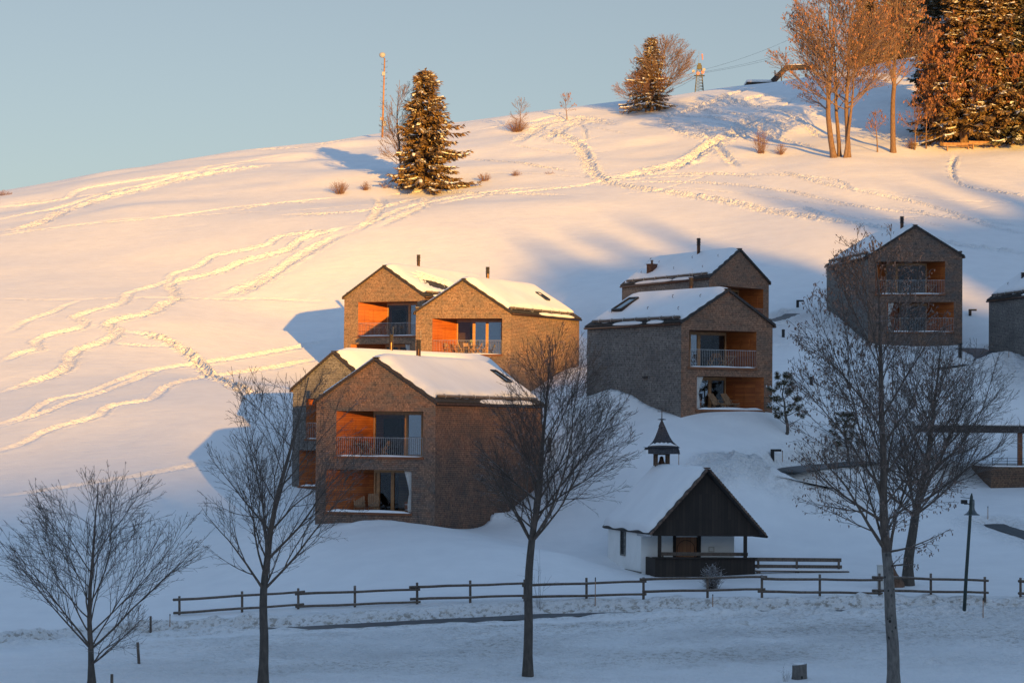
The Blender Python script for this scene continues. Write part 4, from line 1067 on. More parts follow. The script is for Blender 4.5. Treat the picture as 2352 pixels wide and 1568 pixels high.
for k, (bx, by, top, half, sd, lab) in enumerate([(2210, 338, 25, 88, 61, 'brown leafed beech before the forest spruces, nearest the benches'), (2325, 334, 40, 70, 62, 'brown leafed beech before the forest at the right edge'), (2280, 332, 60, 70, 63, 'brown leafed beech between two others before the forest'), (2165, 335, 90, 55, 64, 'shorter brown leafed beech at the left end of the forest')]):
    hill_tree(bx, by, top, half, 170, 290, sd, lab, r0=.2, nl=22, dens=1.0, rmin=.018, leaf='leaf_dry', leafn=6, leafs=.13, mats=('bark_warm', 'bush'), name='beech_tree', group='beeches at the forest edge')

# bushes: many thin shoots from one foot
def bush(px, py, w, h, seed, label, n=70, mat='bush', name='bush', r=.014, group=None, snowy=False, sub=3):
    b = foot(px, py, .15); u = FPX / b.y; R = random.Random(seed); mb = MB()
    rx, hz = w / 2 / u, h / u
    for _ in range(n):
        a = R.random() * 6.28; t = R.random() ** .6; s = R.random() * .35
        e = Vector((math.cos(a) * rx * t, math.sin(a) * rx * t, hz * math.sqrt(max(.05, 1 - t * t * .8)) * R.uniform(.75, 1.05)))
        p0 = Vector((math.cos(a) * rx * s, math.sin(a) * rx * s, 0)); c = Vector((p0.x * .6 + e.x * .4, p0.y * .6 + e.y * .4, e.z * .55))
        pts = [p0.lerp(c, k / 3) .lerp(c.lerp(e, k / 3), k / 3) + Vector((R.gauss(0, .03), R.gauss(0, .03), 0)) for k in range(4)]
        mb.path(pts, [r, r * .8, r * .6, r * .4], 3, 0, cap=False)
        for _k in range(sub if R.random() < .7 else 0):
            q = pts[1].lerp(pts[3], R.random()); d = Vector((R.gauss(0, 1), R.gauss(0, 1), abs(R.gauss(0, 1)))).normalized() * hz * .28
            mb.path([q, q + d], [r * .6, r * .4], 3, 0, cap=False)
    root = mb.build(name, M[mat], None, smooth=True, uv=False); root.location = b
    return tag(root, label, 'bush', group)
for i, (px, py, w, h, n, lab) in enumerate([(780, 446, 56, 34, 110, 'largest rounded brown bush left of the lone spruce'), (840, 437, 32, 22, 60, 'small brown bush between the largest bush and the frosted tree'), (886, 432, 44, 22, 30, 'sparse bush at the foot of the frosted tree'), (1113, 416, 40, 22, 70, 'rounded bush just right of the lone spruce'),
        (1185, 404, 32, 16, 50, 'small low bush second to the right of the lone spruce'), (1262, 400, 34, 10, 25, 'low tuft of dry stalks farther right of the lone spruce'), (1187, 303, 66, 36, 150, 'dense brown bush below the crest with a sapling in it'), (1748, 352, 44, 58, 80, 'taller brown bush beside the shadowed ski tracks'),
        (1793, 356, 34, 30, 60, 'short bush next to the taller bush by the ski tracks'), (2095, 343, 40, 28, 70, 'brown bush between the saplings and the straight trunk tree'), (8, 449, 46, 16, 60, 'sunlit bush tops on the skyline at the far left edge')]):
    bush(px, py, w, h, 100 + i, lab, n, r=.015)
bush(1635, 1352, 58, 62, 130, 'snow dusted dark shrub before the chapel porch', 90, 'shrub_snow', r=.013, sub=8)
bush(1805, 1566, 34, 46, 131, 'bare brown shoots beside the tree stump', 9, 'twig', r=.006, sub=3)
bush(1240, 1400, 34, 150, 132, 'long thin shoots sprouting beside the middle tree trunk', 7, 'twig', r=.008, sub=3)

# young pines with tufted branches
def pine(px, py, ytop, halfw, seed, label):
    b = foot(px, py); H = hgt(b, ytop); u = FPX / b.y; R = random.Random(seed); tm, cm = MB(), MB(); hw = halfw / u * 1.3
    tp = [(R.gauss(0, .04) + .10 * math.sin(k * .8), R.gauss(0, .03), -.3 + (H + .1) * k / 8) for k in range(9)]
    tm.path(tp, [.12, .11, .10, .085, .07, .055, .045, .035, .02], 7)
    def tuft(c, s):
        for _ in range(40):
            d = Vector((R.gauss(0, 1), R.gauss(0, 1), R.gauss(.3, 1))).normalized(); w = d.orthogonal().normalized() * .022
            e = c + d * s * R.uniform(.7, 1.1); cm.face([c - w, c + w, e + w * .6, e - w * .6], 0)
        for _ in range(9):
            q = c + Vector((R.gauss(0, s * .4), R.gauss(0, s * .4), s * R.uniform(.3, .75))); a = s * R.uniform(.15, .32)
            t1 = Vector((a, 0, R.gauss(0, .03))); t2 = Vector((0, a, R.gauss(0, .03))); cm.face([q - t1, q - t2, q + t1, q + t2], 1)
    z = H * .17; k = 0
    while z < H * .95:
        v = z / H; n = 3
        prof = (1.0 if v < .3 else .58 if v < .62 else .5) * (1 - max(0, v - .6) * 1.2)
        for j in range(n):
            th = k * 1.1 + j * 6.28 / n + R.gauss(0, .25); L = hw * prof * R.uniform(.6, 1.1)
            i = min(7, int((z + .3) / (H + .1) * 8)); p0 = Vector(tp[i]); p0.z = z
            pts = [p0]; d = Vector((math.cos(th), math.sin(th), .25)); m_ = 4
            for q in range(m_): d.z += .12; pts.append(pts[-1] + d.normalized() * L / m_)
            cm.path(pts, [.035, .03, .022, .016, .01], 4, 2)
            for q in range(3, 5): tuft(pts[q] + Vector((R.gauss(0, .08), R.gauss(0, .08), .06)), .22)
            for q in range(2): tuft(pts[3] + Vector((R.gauss(0, .26), R.gauss(0, .26), R.uniform(0, .3))), .19)
        z += H * .15; k += 1
    tuft(Vector((0, 0, H)), .2)
    root = empty('pine_tree', b, 0, label, 'tree', 'young pines below the houses')
    tm.build('trunk', M['bark_dark'], root, smooth=True, uv=False); cm.build('crown', [M['needles_dark'], M['snow_clump'], M['bark_dark']], root, uv=False)
pine(1802, 996, 864, 62, 71, 'young snowy pine beside the right corner of the house with two deck chairs')
pine(1945, 1062, 952, 48, 72, 'young pine half hidden behind the crown of the seed hung tree')
# ---------------------------------------------------------------- chapel
def chapel():
    d0 = 126; k = d0
    def X(px, d): return (px - 1176) / FPX * d + .009 * -4 * 0
    zE, zR, zB = -5.40, -2.30, -7.95
    FL = at(1500, 1216, 126); FR = at(1740, 1218, 126.3); FL.z = FR.z = zB
    ex = FR - FL; Wd = ex.length; ang = math.atan2(ex.y, ex.x)
    root = empty('chapel', FL, ang, 'small white chapel with dark boarded gable, snowy roof and little bell turret', 'chapel')
    ca, sa = math.cos(ang), math.sin(ang)
    sv = Vector((-2.03, 7.6, 0)); s = Vector((sv.x * ca + sv.y * sa, -sv.x * sa + sv.y * ca, 0)); dv = s.normalized(); L = s.length
    e_, r_ = zE - zB, zR - zB
    m_white = M['plaster']; wd = M['board_black']
    def P(x, t, z): return Vector((x, 0, z)) + dv * t          # t metres into the depth
    # nave walls start behind the porch
    pt = 1.75; x0, x1 = -.06, Wd - .62
    wl = MB(); B = -1.2
    def quad(a, b, c, d_, mi=0, mb=wl): mb.face([a, b, c, d_], mi)
    # front wall of the nave with a doorway
    fa = (x0, x1); dx0, dx1 = 1.74, 2.92; dz = 2.12
    quad(P(x0 - .05, pt, B), P(dx0, pt, B), P(dx0, pt, e_ + .3), P(x0, pt, e_ + .3)); quad(P(dx1, pt, B), P(x1 + .05, pt, B), P(x1, pt, e_ + .3), P(dx1, pt, e_ + .3)); quad(P(dx0, pt, dz), P(dx1, pt, dz), P(dx1, pt, e_ + .3), P(dx0, pt, e_ + .3))
    # side walls; the left one widens by a small step behind the porch
    quad(P(x0 - .05, L - .25, B), P(x0 - .05, pt, B), P(x0, pt, e_ + .2), P(x0, L - .25, e_ + .2)); quad(P(x1 + .05, pt, B), P(x1 + .05, L - .25, B), P(x1, L - .25, e_ + .2), P(x1, pt, e_ + .2))
    quad(P(x1, L - .25, B), P(x0, L - .25, B), P(x0, L - .25, e_ + .2), P(x1, L - .25, e_ + .2))
    wl.build('wall', m_white, root)
    pl = MB(); pl.mesh([P(x0 - .11, L - .2, B), P(x0 - .11, pt - .06, B), P(x0 - .10, pt - .06, .28), P(x0 - .10, L - .2, .28), P(x0, pt - .06, B), P(x0, pt - .06, .28), P(x0, L - .2, .28)], [(0, 1, 2, 3), (1, 4, 5, 2), (3, 2, 5, 6)])
    pl.build('plinth', M['stone'], root)
    # window with diamond lead
    w = MB(); tq = 4.75; a, b = tq - .32, tq + .32; z0, z1 = 1.05, 2.35
    for (u0, u1, v0, v1) in ((a - .06, b + .06, z0 - .08, z0), (a - .06, b + .06, z1, z1 + .07), (a - .06, a, z0, z1), (b, b + .06, z0, z1)):
        w.mesh([P(x0 - .05 - k, t, z) for k in (0, .06) for t, z in ((u0, v0), (u1, v0), (u1, v1), (u0, v1))], [(4, 5, 6, 7)[::-1], (0, 1, 5, 4)[::-1], (3, 7, 6, 2)[::-1], (0, 4, 7, 3)[::-1], (1, 2, 6, 5)[::-1]])
    wo = w.build('window', M['stone'], root)
    g = MB(); g.face([P(x0 - .052, b, z0), P(x0 - .052, a, z0), P(x0 - .052, a, z1), P(x0 - .052, b, z1)]); g.build('pane', M['leadglass'], wo)
    ld = MB()
    for k_ in range(-6, 8):
        for sg in (1, -1):
            pts = []
            for t in np.linspace(a, b, 9):
                z = z0 + .2 * k_ + sg * (t - a) * 1.3 + (0 if sg > 0 else .83)
                if z0 <= z <= z1: pts.append(P(x0 - .075, t, z))
            if len(pts) > 1: ld.path(pts, [.012] * len(pts), 3)
    ld.build('lattice', M['black'], wo, uv=False)
    # door with carved arch panel
    dr = MB(); c0 = P(dx0, pt + .12, 0)
    dr.mesh([P(dx0, pt + .1, B), P(dx1, pt + .1, B), P(dx1, pt + .1, dz), P(dx0, pt + .1, dz)], [(0, 1, 2, 3)])
    mid = (dx0 + dx1) / 2
    do = dr.build('door', M['door'], root)
    fm = MB()
    for xa, xb, za, zb in ((dx0 - .13, dx0 + .02, B, dz + .2), (dx1 - .02, dx1 + .16, B, dz + .2), (dx0 - .16, dx1 + .18, dz + .05, dz + .25)):
        q = [P(xa, pt - .05, za), P(xb, pt - .05, za), P(xb, pt - .05, zb), P(xa, pt - .05, zb)]; q2 = [p + dv * .2 for p in q]
        fm.mesh(q + q2, [(0, 1, 2, 3), (1, 5, 6, 2), (4, 0, 3, 7), (3, 2, 6, 7)])
    ar = [P(mid + math.cos(t) * .46, pt + .07, dz - .62 + math.sin(t) * .45) for t in np.linspace(0, math.pi, 15)]
    fm.path([P(mid + .46, pt + .07, 0)] + ar + [P(mid - .46, pt + .07, 0)], [.012] * 17, 4)
    fm.build('door_frame', M['board_black'], do)
    nb = MB(); q = P(3.5, pt - .02, 1.0)
    for (u0, u1, v0, v1) in ((0, .3, 0, .05), (0, .3, .3, .35), (0, .04, .05, .3), (.26, .3, .05, .3)):
        nb.box(q.x + u0, q.x + u1, q.y - .03, q.y + .02, 1.35 + v0 * .75, 1.35 + v1 * .75)
    nb.build('notice_frame', M['plaster_trim'], root)
    # porch: posts, parapet, gable boards
    gb = MB(); ov = .42
    g0 = [(-.02, e_ - .30), (Wd + .10, e_ - .30), (Wd + .10, e_ - .12), (Wd / 2, r_ - .12), (-.02, e_ - .12)]
    q = [Vector((x, .0, z)) for x, z in g0]; q2 = [p + dv * .06 for p in q]
    gb.face(q, 0); gb.face(q2[::-1], 0)
    for i in range(5): gb.face([q[i], q2[i], q2[(i + 1) % 5], q[(i + 1) % 5]], 0)
    gb.build('gable_boards', wd, root)
    for px_ in (.36, Wd - .62):
        po = MB(); po.box(px_ - .09, px_ + .09, .05, .23, .9, e_ - .2); po.build('post', M['board_black'], root, bevel=.01)
    pa = MB(); A0, A1 = .12, Wd - .12; ph = 1.08
    q = [Vector((A0, -.0, B)), Vector((A1, -.0, B)), Vector((A1, 0, ph)), Vector((A0, 0, ph))]
    pa.mesh(q + [p + dv * .12 for p in q], [(0, 1, 2, 3), (5, 4, 7, 6), (1, 5, 6, 2), (4, 0, 3, 7), (3, 2, 6, 7)])
    for xs in (A0, A1 - .1):
        q = [Vector((xs, .12, B)), Vector((xs + .1, .12, B)), Vector((xs + .1, .12, ph)), Vector((xs, .12, ph))]
        pa.mesh(q + [p + dv * (pt - .2) for p in q], [(1, 5, 6, 2), (4, 0, 3, 7), (3, 2, 6, 7)])
    pa.build('parapet', wd, root)
    cp = MB(); cp.box(A0 - .16, A1 + .12, -.12, .22, ph, ph + .07); cp.build('coping', M['board_black'], root, bevel=.01)
    bb = MB(); bb.box(A0 + .35, A1 - .3, .5, .62, ph + .12, ph + .30); bb.box(A0 + .4, A0 + .5, .5, .6, 0, ph + .12); bb.box(A1 - .5, A1 - .4, .5, .6, 0, ph + .12); bb.build('rail', M['log'], root)
    # roof: slabs, verge tiles, snow
    rf = MB(); rr0 = Vector((Wd / 2, 0, r_)) - dv * ov; rr1 = Vector((Wd / 2, 0, r_)) + s + dv * .1
    sl = {}
    for side in (-1, 1):
        q0 = Vector((0 if side < 0 else Wd, 0, e_)) - dv * ov; q1 = q0 + (rr1 - rr0); o_ = (q0 - rr0).normalized() * .34; q0 += o_; q1 += o_
        if side < 0: pass
        n = (q0 - rr0).cross(rr1 - rr0).normalized(); n = n if n.z > 0 else -n; sl[side] = (q0, q1, n)
        lo = [rr0, rr1, q1, q0]; hi = [p + n * .12 for p in lo]
        rf.mesh(lo + hi, [(0, 1, 2, 3), (7, 6, 5, 4), (0, 3, 7, 4), (1, 5, 6, 2), (3, 2, 6, 7), (0, 4, 5, 1)])
    ro = rf.build('roof', M['roof'], root)
    vg = MB()
    for side in (-1, 1):
        q0, q1, n = sl[side]; Ls = (q0 - rr0).length; kk = int(Ls / .16)
        for i in range(kk):
            a = rr0 + (q0 - rr0) * (i / kk); b = rr0 + (q0 - rr0) * ((i + 1.15) / kk); vg.bar(a + n * .10 - dv * .03, b + n * .06 - dv * .03, .13, .09, 0, up=n)
    vg.build('verge_tiles', M['rooftile'], ro)
    for side in (-1, 1):
        q0, q1, n = sl[side]; na, nb_ = 40, 26; vs = []; T = .30 if side < 0 else .16
        for i in range(na + 1):
            for j in range(nb_ + 1):
                a = i / na; b = j / nb_; aa = .02 + .965 * a + (.012 * math.sin(b * 40) if i == 0 else 0) ; bb_ = b * (.985 + .012 * math.sin(a * 19))
                p = (rr0 * (1 - aa) + rr1 * aa) * (1 - bb_) + (q0 * (1 - aa) + q1 * aa) * bb_; ed = min(1, a * 12, (1 - a) * 12, (1 - b) * 12)
                h = T * math.sqrt(max(0, 1 - (1 - ed) ** 2)) * (1 - .35 * (1 - a) * (1 - b)) + .03 * math.sin(a * 11 + b * 4) * ed
                if j == 0: h *= .35
                vs.append(p + (n if j else Vector((0, 0, 1))) * (.13 + h))
        fs = [(i * (nb_ + 1) + j, i * (nb_ + 1) + j + 1, (i + 1) * (nb_ + 1) + j + 1, (i + 1) * (nb_ + 1) + j) for i in range(na) for j in range(nb_)]
        if side < 0: fs = [f[::-1] for f in fs]
        sm = MB(); sm.mesh(vs, fs); sm.build('roof_snow', M['snow'], ro, smooth=True)
    rc = MB(); rc.bar(rr0 + Vector((0, 0, .14)), rr1 + Vector((0, 0, .14)), .22, .07); rc.build('ridge_cap', M['rooftile'], ro)
    # short gutter heads at the eaves
    for side in (-1, 1):
        q0, q1, n = sl[side]; gt = MB(); gt.path([q0 + Vector((side * .08, 0, -.03)) - dv * .1, q0 + Vector((side * .08, 0, -.05)) + dv * 2.0], [.07, .07], 8); gt.build('gutter', M['steel'] if side < 0 else M['board_black'], root, smooth=True)
    # bell turret near the rear end of the ridge
    t0 = L - .62; c = P(Wd / 2, t0, r_); tu = MB()
    for sx in (-1, 1):
        for sy in (-1, 1):
            tu.box(c.x + sx * .33 - .08, c.x + sx * .33 + .08, c.y + sy * .33 - .08, c.y + sy * .33 + .08, r_ - .7, r_ + .85)
    tu.box(c.x - .42, c.x + .42, c.y - .42, c.y + .42, r_ + .72, r_ + .80)
    tb = tu.build('bell_turret', M['turretwood'], root)
    bl = MB(); bl.lathe([(.22, .2), (.2, .25), (.13, .42), (.1, .6), (.02, .65)], (c.x, c.y, r_), 12); bl.build('bell', M['copper'], tb, smooth=True)
    sp = MB(); vs = []; prof = [(1.02, 1.18), (1.0, 1.26), (.98, 1.5), (.92, 1.72), (1.02, 1.74), (.86, 1.95), (.62, 2.3), (.46, 2.7), (.33, 3.15), (.20, 3.65), (.09, 4.05), (.02, 4.3)]
    prof = [(r, (z - 1.18) * .60 + .78) for r, z in prof]
    for r, z in prof:
        for sx, sy in ((-1, -1), (1, -1), (1, 1), (-1, 1)): vs.append((c.x + sx * r * .9, c.y + sy * r * .9, r_ + z))
    fs = [(4 * i + j, 4 * i + (j + 1) % 4, 4 * i + 4 + (j + 1) % 4, 4 * i + 4 + j) for i in range(len(prof) - 1) for j in range(4)] + [(3, 2, 1, 0)]
    sp.mesh(vs, fs); so = sp.build('spire', M['slate'], tb)
    zt_ = lambda z: (z - 1.18) * .60 + .78
    ss = MB(); vs = []
    for i in range(15):
        u = -1 + 2 * i / 14; e = math.sin(math.pi * i / 14) ** .5
        for r, z, kx in ((.86, 1.86, .8), (.90, 1.94, .8), (.78 - .03 * math.sin(i * 2.1), 2.02 + .06 * math.sin(i * 1.7), .66), (.62, 2.12 + .05 * math.sin(i * 2.3), .6)):
            vs.append((c.x + u * kx, c.y - (r * .9 + .09 * e), r_ + zt_(z) + .05 * e))
    ss.mesh(vs, [(4 * i + j, 4 * i + 4 + j, 4 * i + 5 + j, 4 * i + 1 + j) for i in range(14) for j in range(3)])
    # drift on the left face of the spire
    vs = []
    for i in range(12):
        v = i / 11; z = zt_(1.78 + v * 1.9); r = float(np.interp(z, [p[1] for p in prof[4:]], [p[0] for p in prof[4:]])) * .9
        for u, k_ in ((-.95, 0), (-.6, .07), (0, .1), (.6, .07), (.95, 0)): vs.append((c.x - r - k_ * (1 - v * .5), c.y + u * r, r_ + z))
    ss.mesh(vs, [(5 * i + j, 5 * i + 1 + j, 5 * i + 6 + j, 5 * i + 5 + j) for i in range(11) for j in range(4)])
    vs = [(c.x - 1.1, c.y - .9, r_ + .76), (c.x - .85, c.y - .92, r_ + .74), (c.x - .85, c.y - .92, r_ + 1.0), (c.x - .98, c.y - .92, r_ + 1.0), (c.x - 1.1, c.y + .9, r_ + .76), (c.x - .98, c.y + .9, r_ + 1.0)]
    ss.mesh(vs, [(0, 1, 2, 3), (4, 0, 3, 5)])
    ss.build('turret_snow', M['snow'], tb, smooth=True)
    cr = MB(); cr.path([(c.x, c.y, r_ + 2.55), (c.x, c.y, r_ + 3.3)], [.03, .02], 6); cr.path([(c.x - .24, c.y, r_ + 3.1), (c.x + .24, c.y, r_ + 3.1)], [.02, .02], 5)
    cr.lathe([(.02, 2.62), (.24, 2.65), (.24, 2.67), (.02, 2.72)], (c.x, c.y, r_), 12)
    cr.build('cross', M['black'], tb, uv=False)
    # keep the snow field out of the porch and nave
    wor = lambda p: FL + Vector((p[0] * ca - p[1] * sa, p[0] * sa + p[1] * ca, p[2]))
    poly = [wor(P(.2, .15, 0)), wor(P(Wd - .2, .15, 0)), wor(P(Wd - .3, L - .4, 0)), wor(P(.4, L - .4, 0))]
    ins = np.ones_like(GX, dtype=bool)
    for a, b in zip(poly, poly[1:] + poly[:1]): ins &= ((b.x - a.x) * (GY - a.y) - (b.y - a.y) * (GX - a.x)) > 0
    GZ[ins] = np.minimum(GZ[ins], zB + .1)
    fl = MB(); fl.face([P(.15, .1, .05), P(Wd - .15, .1, .05), P(Wd - .15, pt, .05), P(.15, pt, .05)]); fl.build('porch_floor', M['stone'], root)
def hand_mats():
    m, t, b = newmat('white plaster'); co = objco(t)
    t.links.new(mixc(t, ramp(t, noise(t, 1.2, co, 5, .65), .3, .75), (.78, .78, .76), (.88, .88, .86)), b.inputs['Base Color']); b.inputs['Roughness'].default_value = .9
    bump(t, b, noise(t, 14, co, 4), .01, .5); M['plaster'] = m
    M['plaster_trim'] = plain('plaster trim', (.50, .49, .44), .8, var=.1)
    M['stone'] = plain('grey stone', (.20, .195, .18), .9, var=.5, nscale=5, bmp=.02)
    M['board_black'] = planks('dark stained boards', (.012, .008, .006), (.034, .023, .017), .17, vertical=True, rough=.75, stain=.6)
    M['door'] = planks('chapel door wood', (.24, .095, .04), (.38, .17, .07), .2, vertical=True)
    M['slate'] = shingle('turret shingle', (.055, .055, .065), (.10, .10, .115), (.045, .045, .055), .5, (.09, .07, .06))
    M['rooftile'] = plain('roof tiles', (.13, .085, .065), .85, var=.6, nscale=5)
    M['turretwood'] = shingle('turret wood', (.16, .09, .055), (.26, .15, .09), (.07, .06, .05), .5)
    M['leadglass'] = plain('leaded glass', (.13, .15, .15), .25, var=.4, nscale=3)
    M['fencewood'] = snowtop('fence wood', (.135, .105, .085), amt=.25, scale=2, thr=.75, nscale=11)
    M['pole_green'] = plain('dark green paint', (.018, .035, .032), .5, var=.3)
    M['zinc'] = plain('dull zinc', (.13, .15, .16), .4, .7, .3)
    M['cabinet'] = plain('cabinet grey', (.52, .52, .50), .6, var=.08)
    M['redsock'] = plain('windsock', (.7, .25, .2), .8)
    M['tower'] = plain('tower paint', (.10, .10, .065), .6, var=.4, nscale=2)
    M['orangewood'] = plain('pole wood', (.36, .19, .10), .7, var=.3, nscale=3)
    m, t, b = newmat('lamp lens'); b.inputs['Base Color'].default_value = (.42, .40, .36, 1); b.inputs['Roughness'].default_value = .15; M['lens'] = m
    M['flower'] = plain('bouquet', (.45, .50, .22), .8, var=.6, nscale=20)
    M['cushion'] = plain('seat covers', (.30, .30, .13), .9)
    M['brownstone'] = plain('brown stone', (.13, .075, .05), .9, var=.5, nscale=4, bmp=.03)
hand_mats(); chapel()

# ---------------------------------------------------------------- rail fence along the road
def fd(px, py): return ground(px, py, 100, 135)
def fence(posts, rails, label):
    b0 = fd(posts[0][0], posts[0][2]); root = empty('rail_fence', b0, 0, label, 'fence', 'wooden rail fences along the road')
    ds = []
    for px, yt, yb in posts:
        b = fd(px, yb); ds.append((px, b.y)); t = at(px, yt, b.y); mb = MB()
        a = b - b0 + Vector((0, 0, -.3)); e = t - b0; lean = random.Random(px).gauss(0, .03)
        mb.path([a, Vector((a.x, a.y, (a.z + e.z) / 2)), Vector((e.x, e.y, e.z))], [.065, .062, .06], 8); mb.build('post', M['fencewood'], root, smooth=True)
    for x0, y0, x1, y1 in rails:
        mb = MB(); pts = []
        for k in range(7):
            x = x0 + (x1 - x0) * k / 6; y = y0 + (y1 - y0) * k / 6
            d = float(np.interp(x, [q[0] for q in ds], [q[1] for q in ds])) - .10
            p = at(x, y, d) - b0; p.z += .012 * math.sin(k * 1.9 + x0); pts.append(p)
        mb.path(pts, [.068, .066, .064, .062, .060, .058, .056], 8); mb.build('rail', M['fencewood'], root, smooth=True)
    return root
fence([(412, 1368, 1412), (556, 1357, 1406), (685, 1350, 1399), (815, 1344, 1394), (958, 1337, 1389), (1080, 1332, 1384), (1205, 1330, 1380), (1347, 1326, 1377), (1478, 1325, 1376), (1625, 1320, 1374), (1750, 1320, 1373), (1883, 1318, 1368), (2020, 1316, 1367), (2138, 1316, 1365), (2262, 1324, 1388)],
      [(398, 1377, 700, 1358), (399, 1407, 698, 1387), (678, 1363, 965, 1352.5), (679, 1392.5, 966, 1381), (940, 1347.5, 1208, 1339), (942, 1375, 1210, 1366.5), (1199, 1343.5, 1485, 1334), (1199, 1370.5, 1485, 1363.5),
       (1469, 1329.5, 1762, 1323.5), (1475, 1357.6, 1758, 1352), (1749, 1328.5, 2027, 1331.5), (1741, 1357.5, 2027, 1361.5), (2003, 1324.5, 2271, 1332.5), (2003, 1355, 2271, 1360)], 'long two rail wooden fence running along the far side of the road')
fence([(2344, 1326, 1372), (2440, 1326, 1370)], [(2340, 1334, 2460, 1336), (2340, 1362, 2460, 1363)], 'end post and rails of a second fence at the right edge')
for px, yt, yb, r, lab in [(346, 1414, 1453, .055, 'thick wooden post left of the long fence'), (320, 1474, 1525, .06, 'leaning wooden post in the snow below the road at the left'), (257, 1547, 1575, .055, 'short wooden post at the bottom edge beside the left tree')]:
    b = ground(px, yb, 86, 135) if yb < 1560 else at(px, 1572, 90); t = at(px - (4 if px == 320 else 0), yt, b.y); mb = MB(); mb.path([Vector((0, 0, -.2)), t - b], [r * 1.05, r], 8)
    o = mb.build('fence_post', M['fencewood'], smooth=True); o.location = b; tag(o, lab, 'post', 'single posts at the left')
# snow stakes
for px, yt, yb, lab in [(1367, 1325, 1397, 'tallest snow stake with black top standing before the long fence'), (1637, 1364, 1393, 'short pale snow stake below the chapel shrub'), (390, 1409, 1445, 'thin snow stake beside the thick post left of the long fence'), (1797, 1034, 1064, 'thin snow stake beside the bent lamp bollard'),
                        (1875, 1088, 1120, 'snow stake at the hairpin of the cleared path'), (2269, 1162, 1195, 'snow stake behind the street lamp at the right'), (2317, 807, 824, 'snow stake below the house at the right edge'), (1878, 874, 898, 'snow stake right of the plain bollard above the young pine'), (1559, 1040, 1072, 'thin snow stake right behind the bell turret'), (2258, 1372, 1420, 'short stake with black cap at the right end of the long fence')]:
    b = ground(px, yb); t = at(px, yt, b.y); h = t.z - b.z; mb = MB(); top = MB()
    o = mb; o.path([(0, 0, -.25), (0, 0, h * .86)], [.022, .020], 6); root = empty('snow_stake', b, 0, lab, 'stake', 'snow stakes along the paths')
    o.build('pole', M['orangewood'], root, uv=False); top.path([(0, 0, h * .86), (0, 0, h)], [.026, .024], 6); top.build('cap', M['black'], root, uv=False)
# path bollards
for px, yt, yb, arm, lab in [(1774, 1036, 1057, 1, 'black bent lamp bollard beside the cleared path'), (1832, 689, 706, 1, 'black lamp bollard above the pine, highest on the slope'), (1799, 757, 775, 0, 'black lamp bollard right of the two shaded houses'), (1863, 867, 886, 0, 'black lamp bollard above the young snowy pine'),
                             (2228, 712, 727, 1, 'black lamp bollard between the upper right house and the right edge house'), (1262, 1008, 1040, 0, 'black lamp bollard seen through the middle tree crown')]:
    b = ground(px, yb); s_ = b.y / FPX; h = (yb - yt) * s_; mb = MB(); w = .11
    mb.box(-w, w, -.08, .08, -.3, h); 
    if arm: mb.box(w, w + .42, -.08, .08, h - .14, h)
    o = mb.build('lamp_bollard', M['black'], bevel=.008); o.location = b; tag(o, lab, 'lamp', 'lamp bollards on the paths')
b = ground(2205, 823); mb = MB(); mb.box(-.12, .12, -.1, .1, -.2, 1.0); mb.box(-.16, .16, -.14, .14, .95, 1.02); o = mb.build('service_post', M['black']); o.location = b; tag(o, 'black service post at the lower right corner of the upper right house', 'post')

# street lamp
b = ground(2214, 1402, 95, 125); t = at(2232, 1132, b.y) - b; root = empty('street_lamp', b, 0, 'dark street lamp with bell shaped shade by the right end of the fence', 'street lamp')
mb = MB(); mb.path([Vector((0, 0, -.3)), t * .3, t * .7, t * .97, t * 1.0], [.085, .08, .075, .07, .02], 12); mb.build('pole', M['pole_green'], root, smooth=True)
def onp(k): return t * k
c = onp(.93) + Vector((.08, .25, 0)); mb = MB(); mb.lathe([(.05, .10), (.12, .06), (.13, -.12), (.12, -.30), (.15, -.42), (.24, -.55), (.36, -.62), (.37, -.64), (.34, -.63), (.1, -.5)], c, 20); sh = mb.build('lamp_shade', M['zinc'], root, smooth=True)
mb = MB(); mb.path([onp(.955), onp(.955) + Vector((.08, .25, .02))], [.03, .03], 6); mb.build('bracket', M['pole_green'], root)
mb = MB(); mb.path([onp(.955), onp(.955) + Vector((-.5, 0, .05))], [.014, .014], 5); mb.path([onp(.905), onp(.905) + Vector((-.32, 0, 0))], [.016, .016], 5); mb.path([onp(.90), onp(.90) + Vector((-.25, 0, .12))], [.012, .012], 5)
fo = mb.build('side_arm', M['black'], root)
mb = MB(); q = onp(.905) + Vector((-.32, 0, .10)); mb.box(q.x - .14, q.x + .14, q.y - .10, q.y + .10, q.z - .08, q.z + .10); mb.build('floodlight', M['black'], root, bevel=.015)

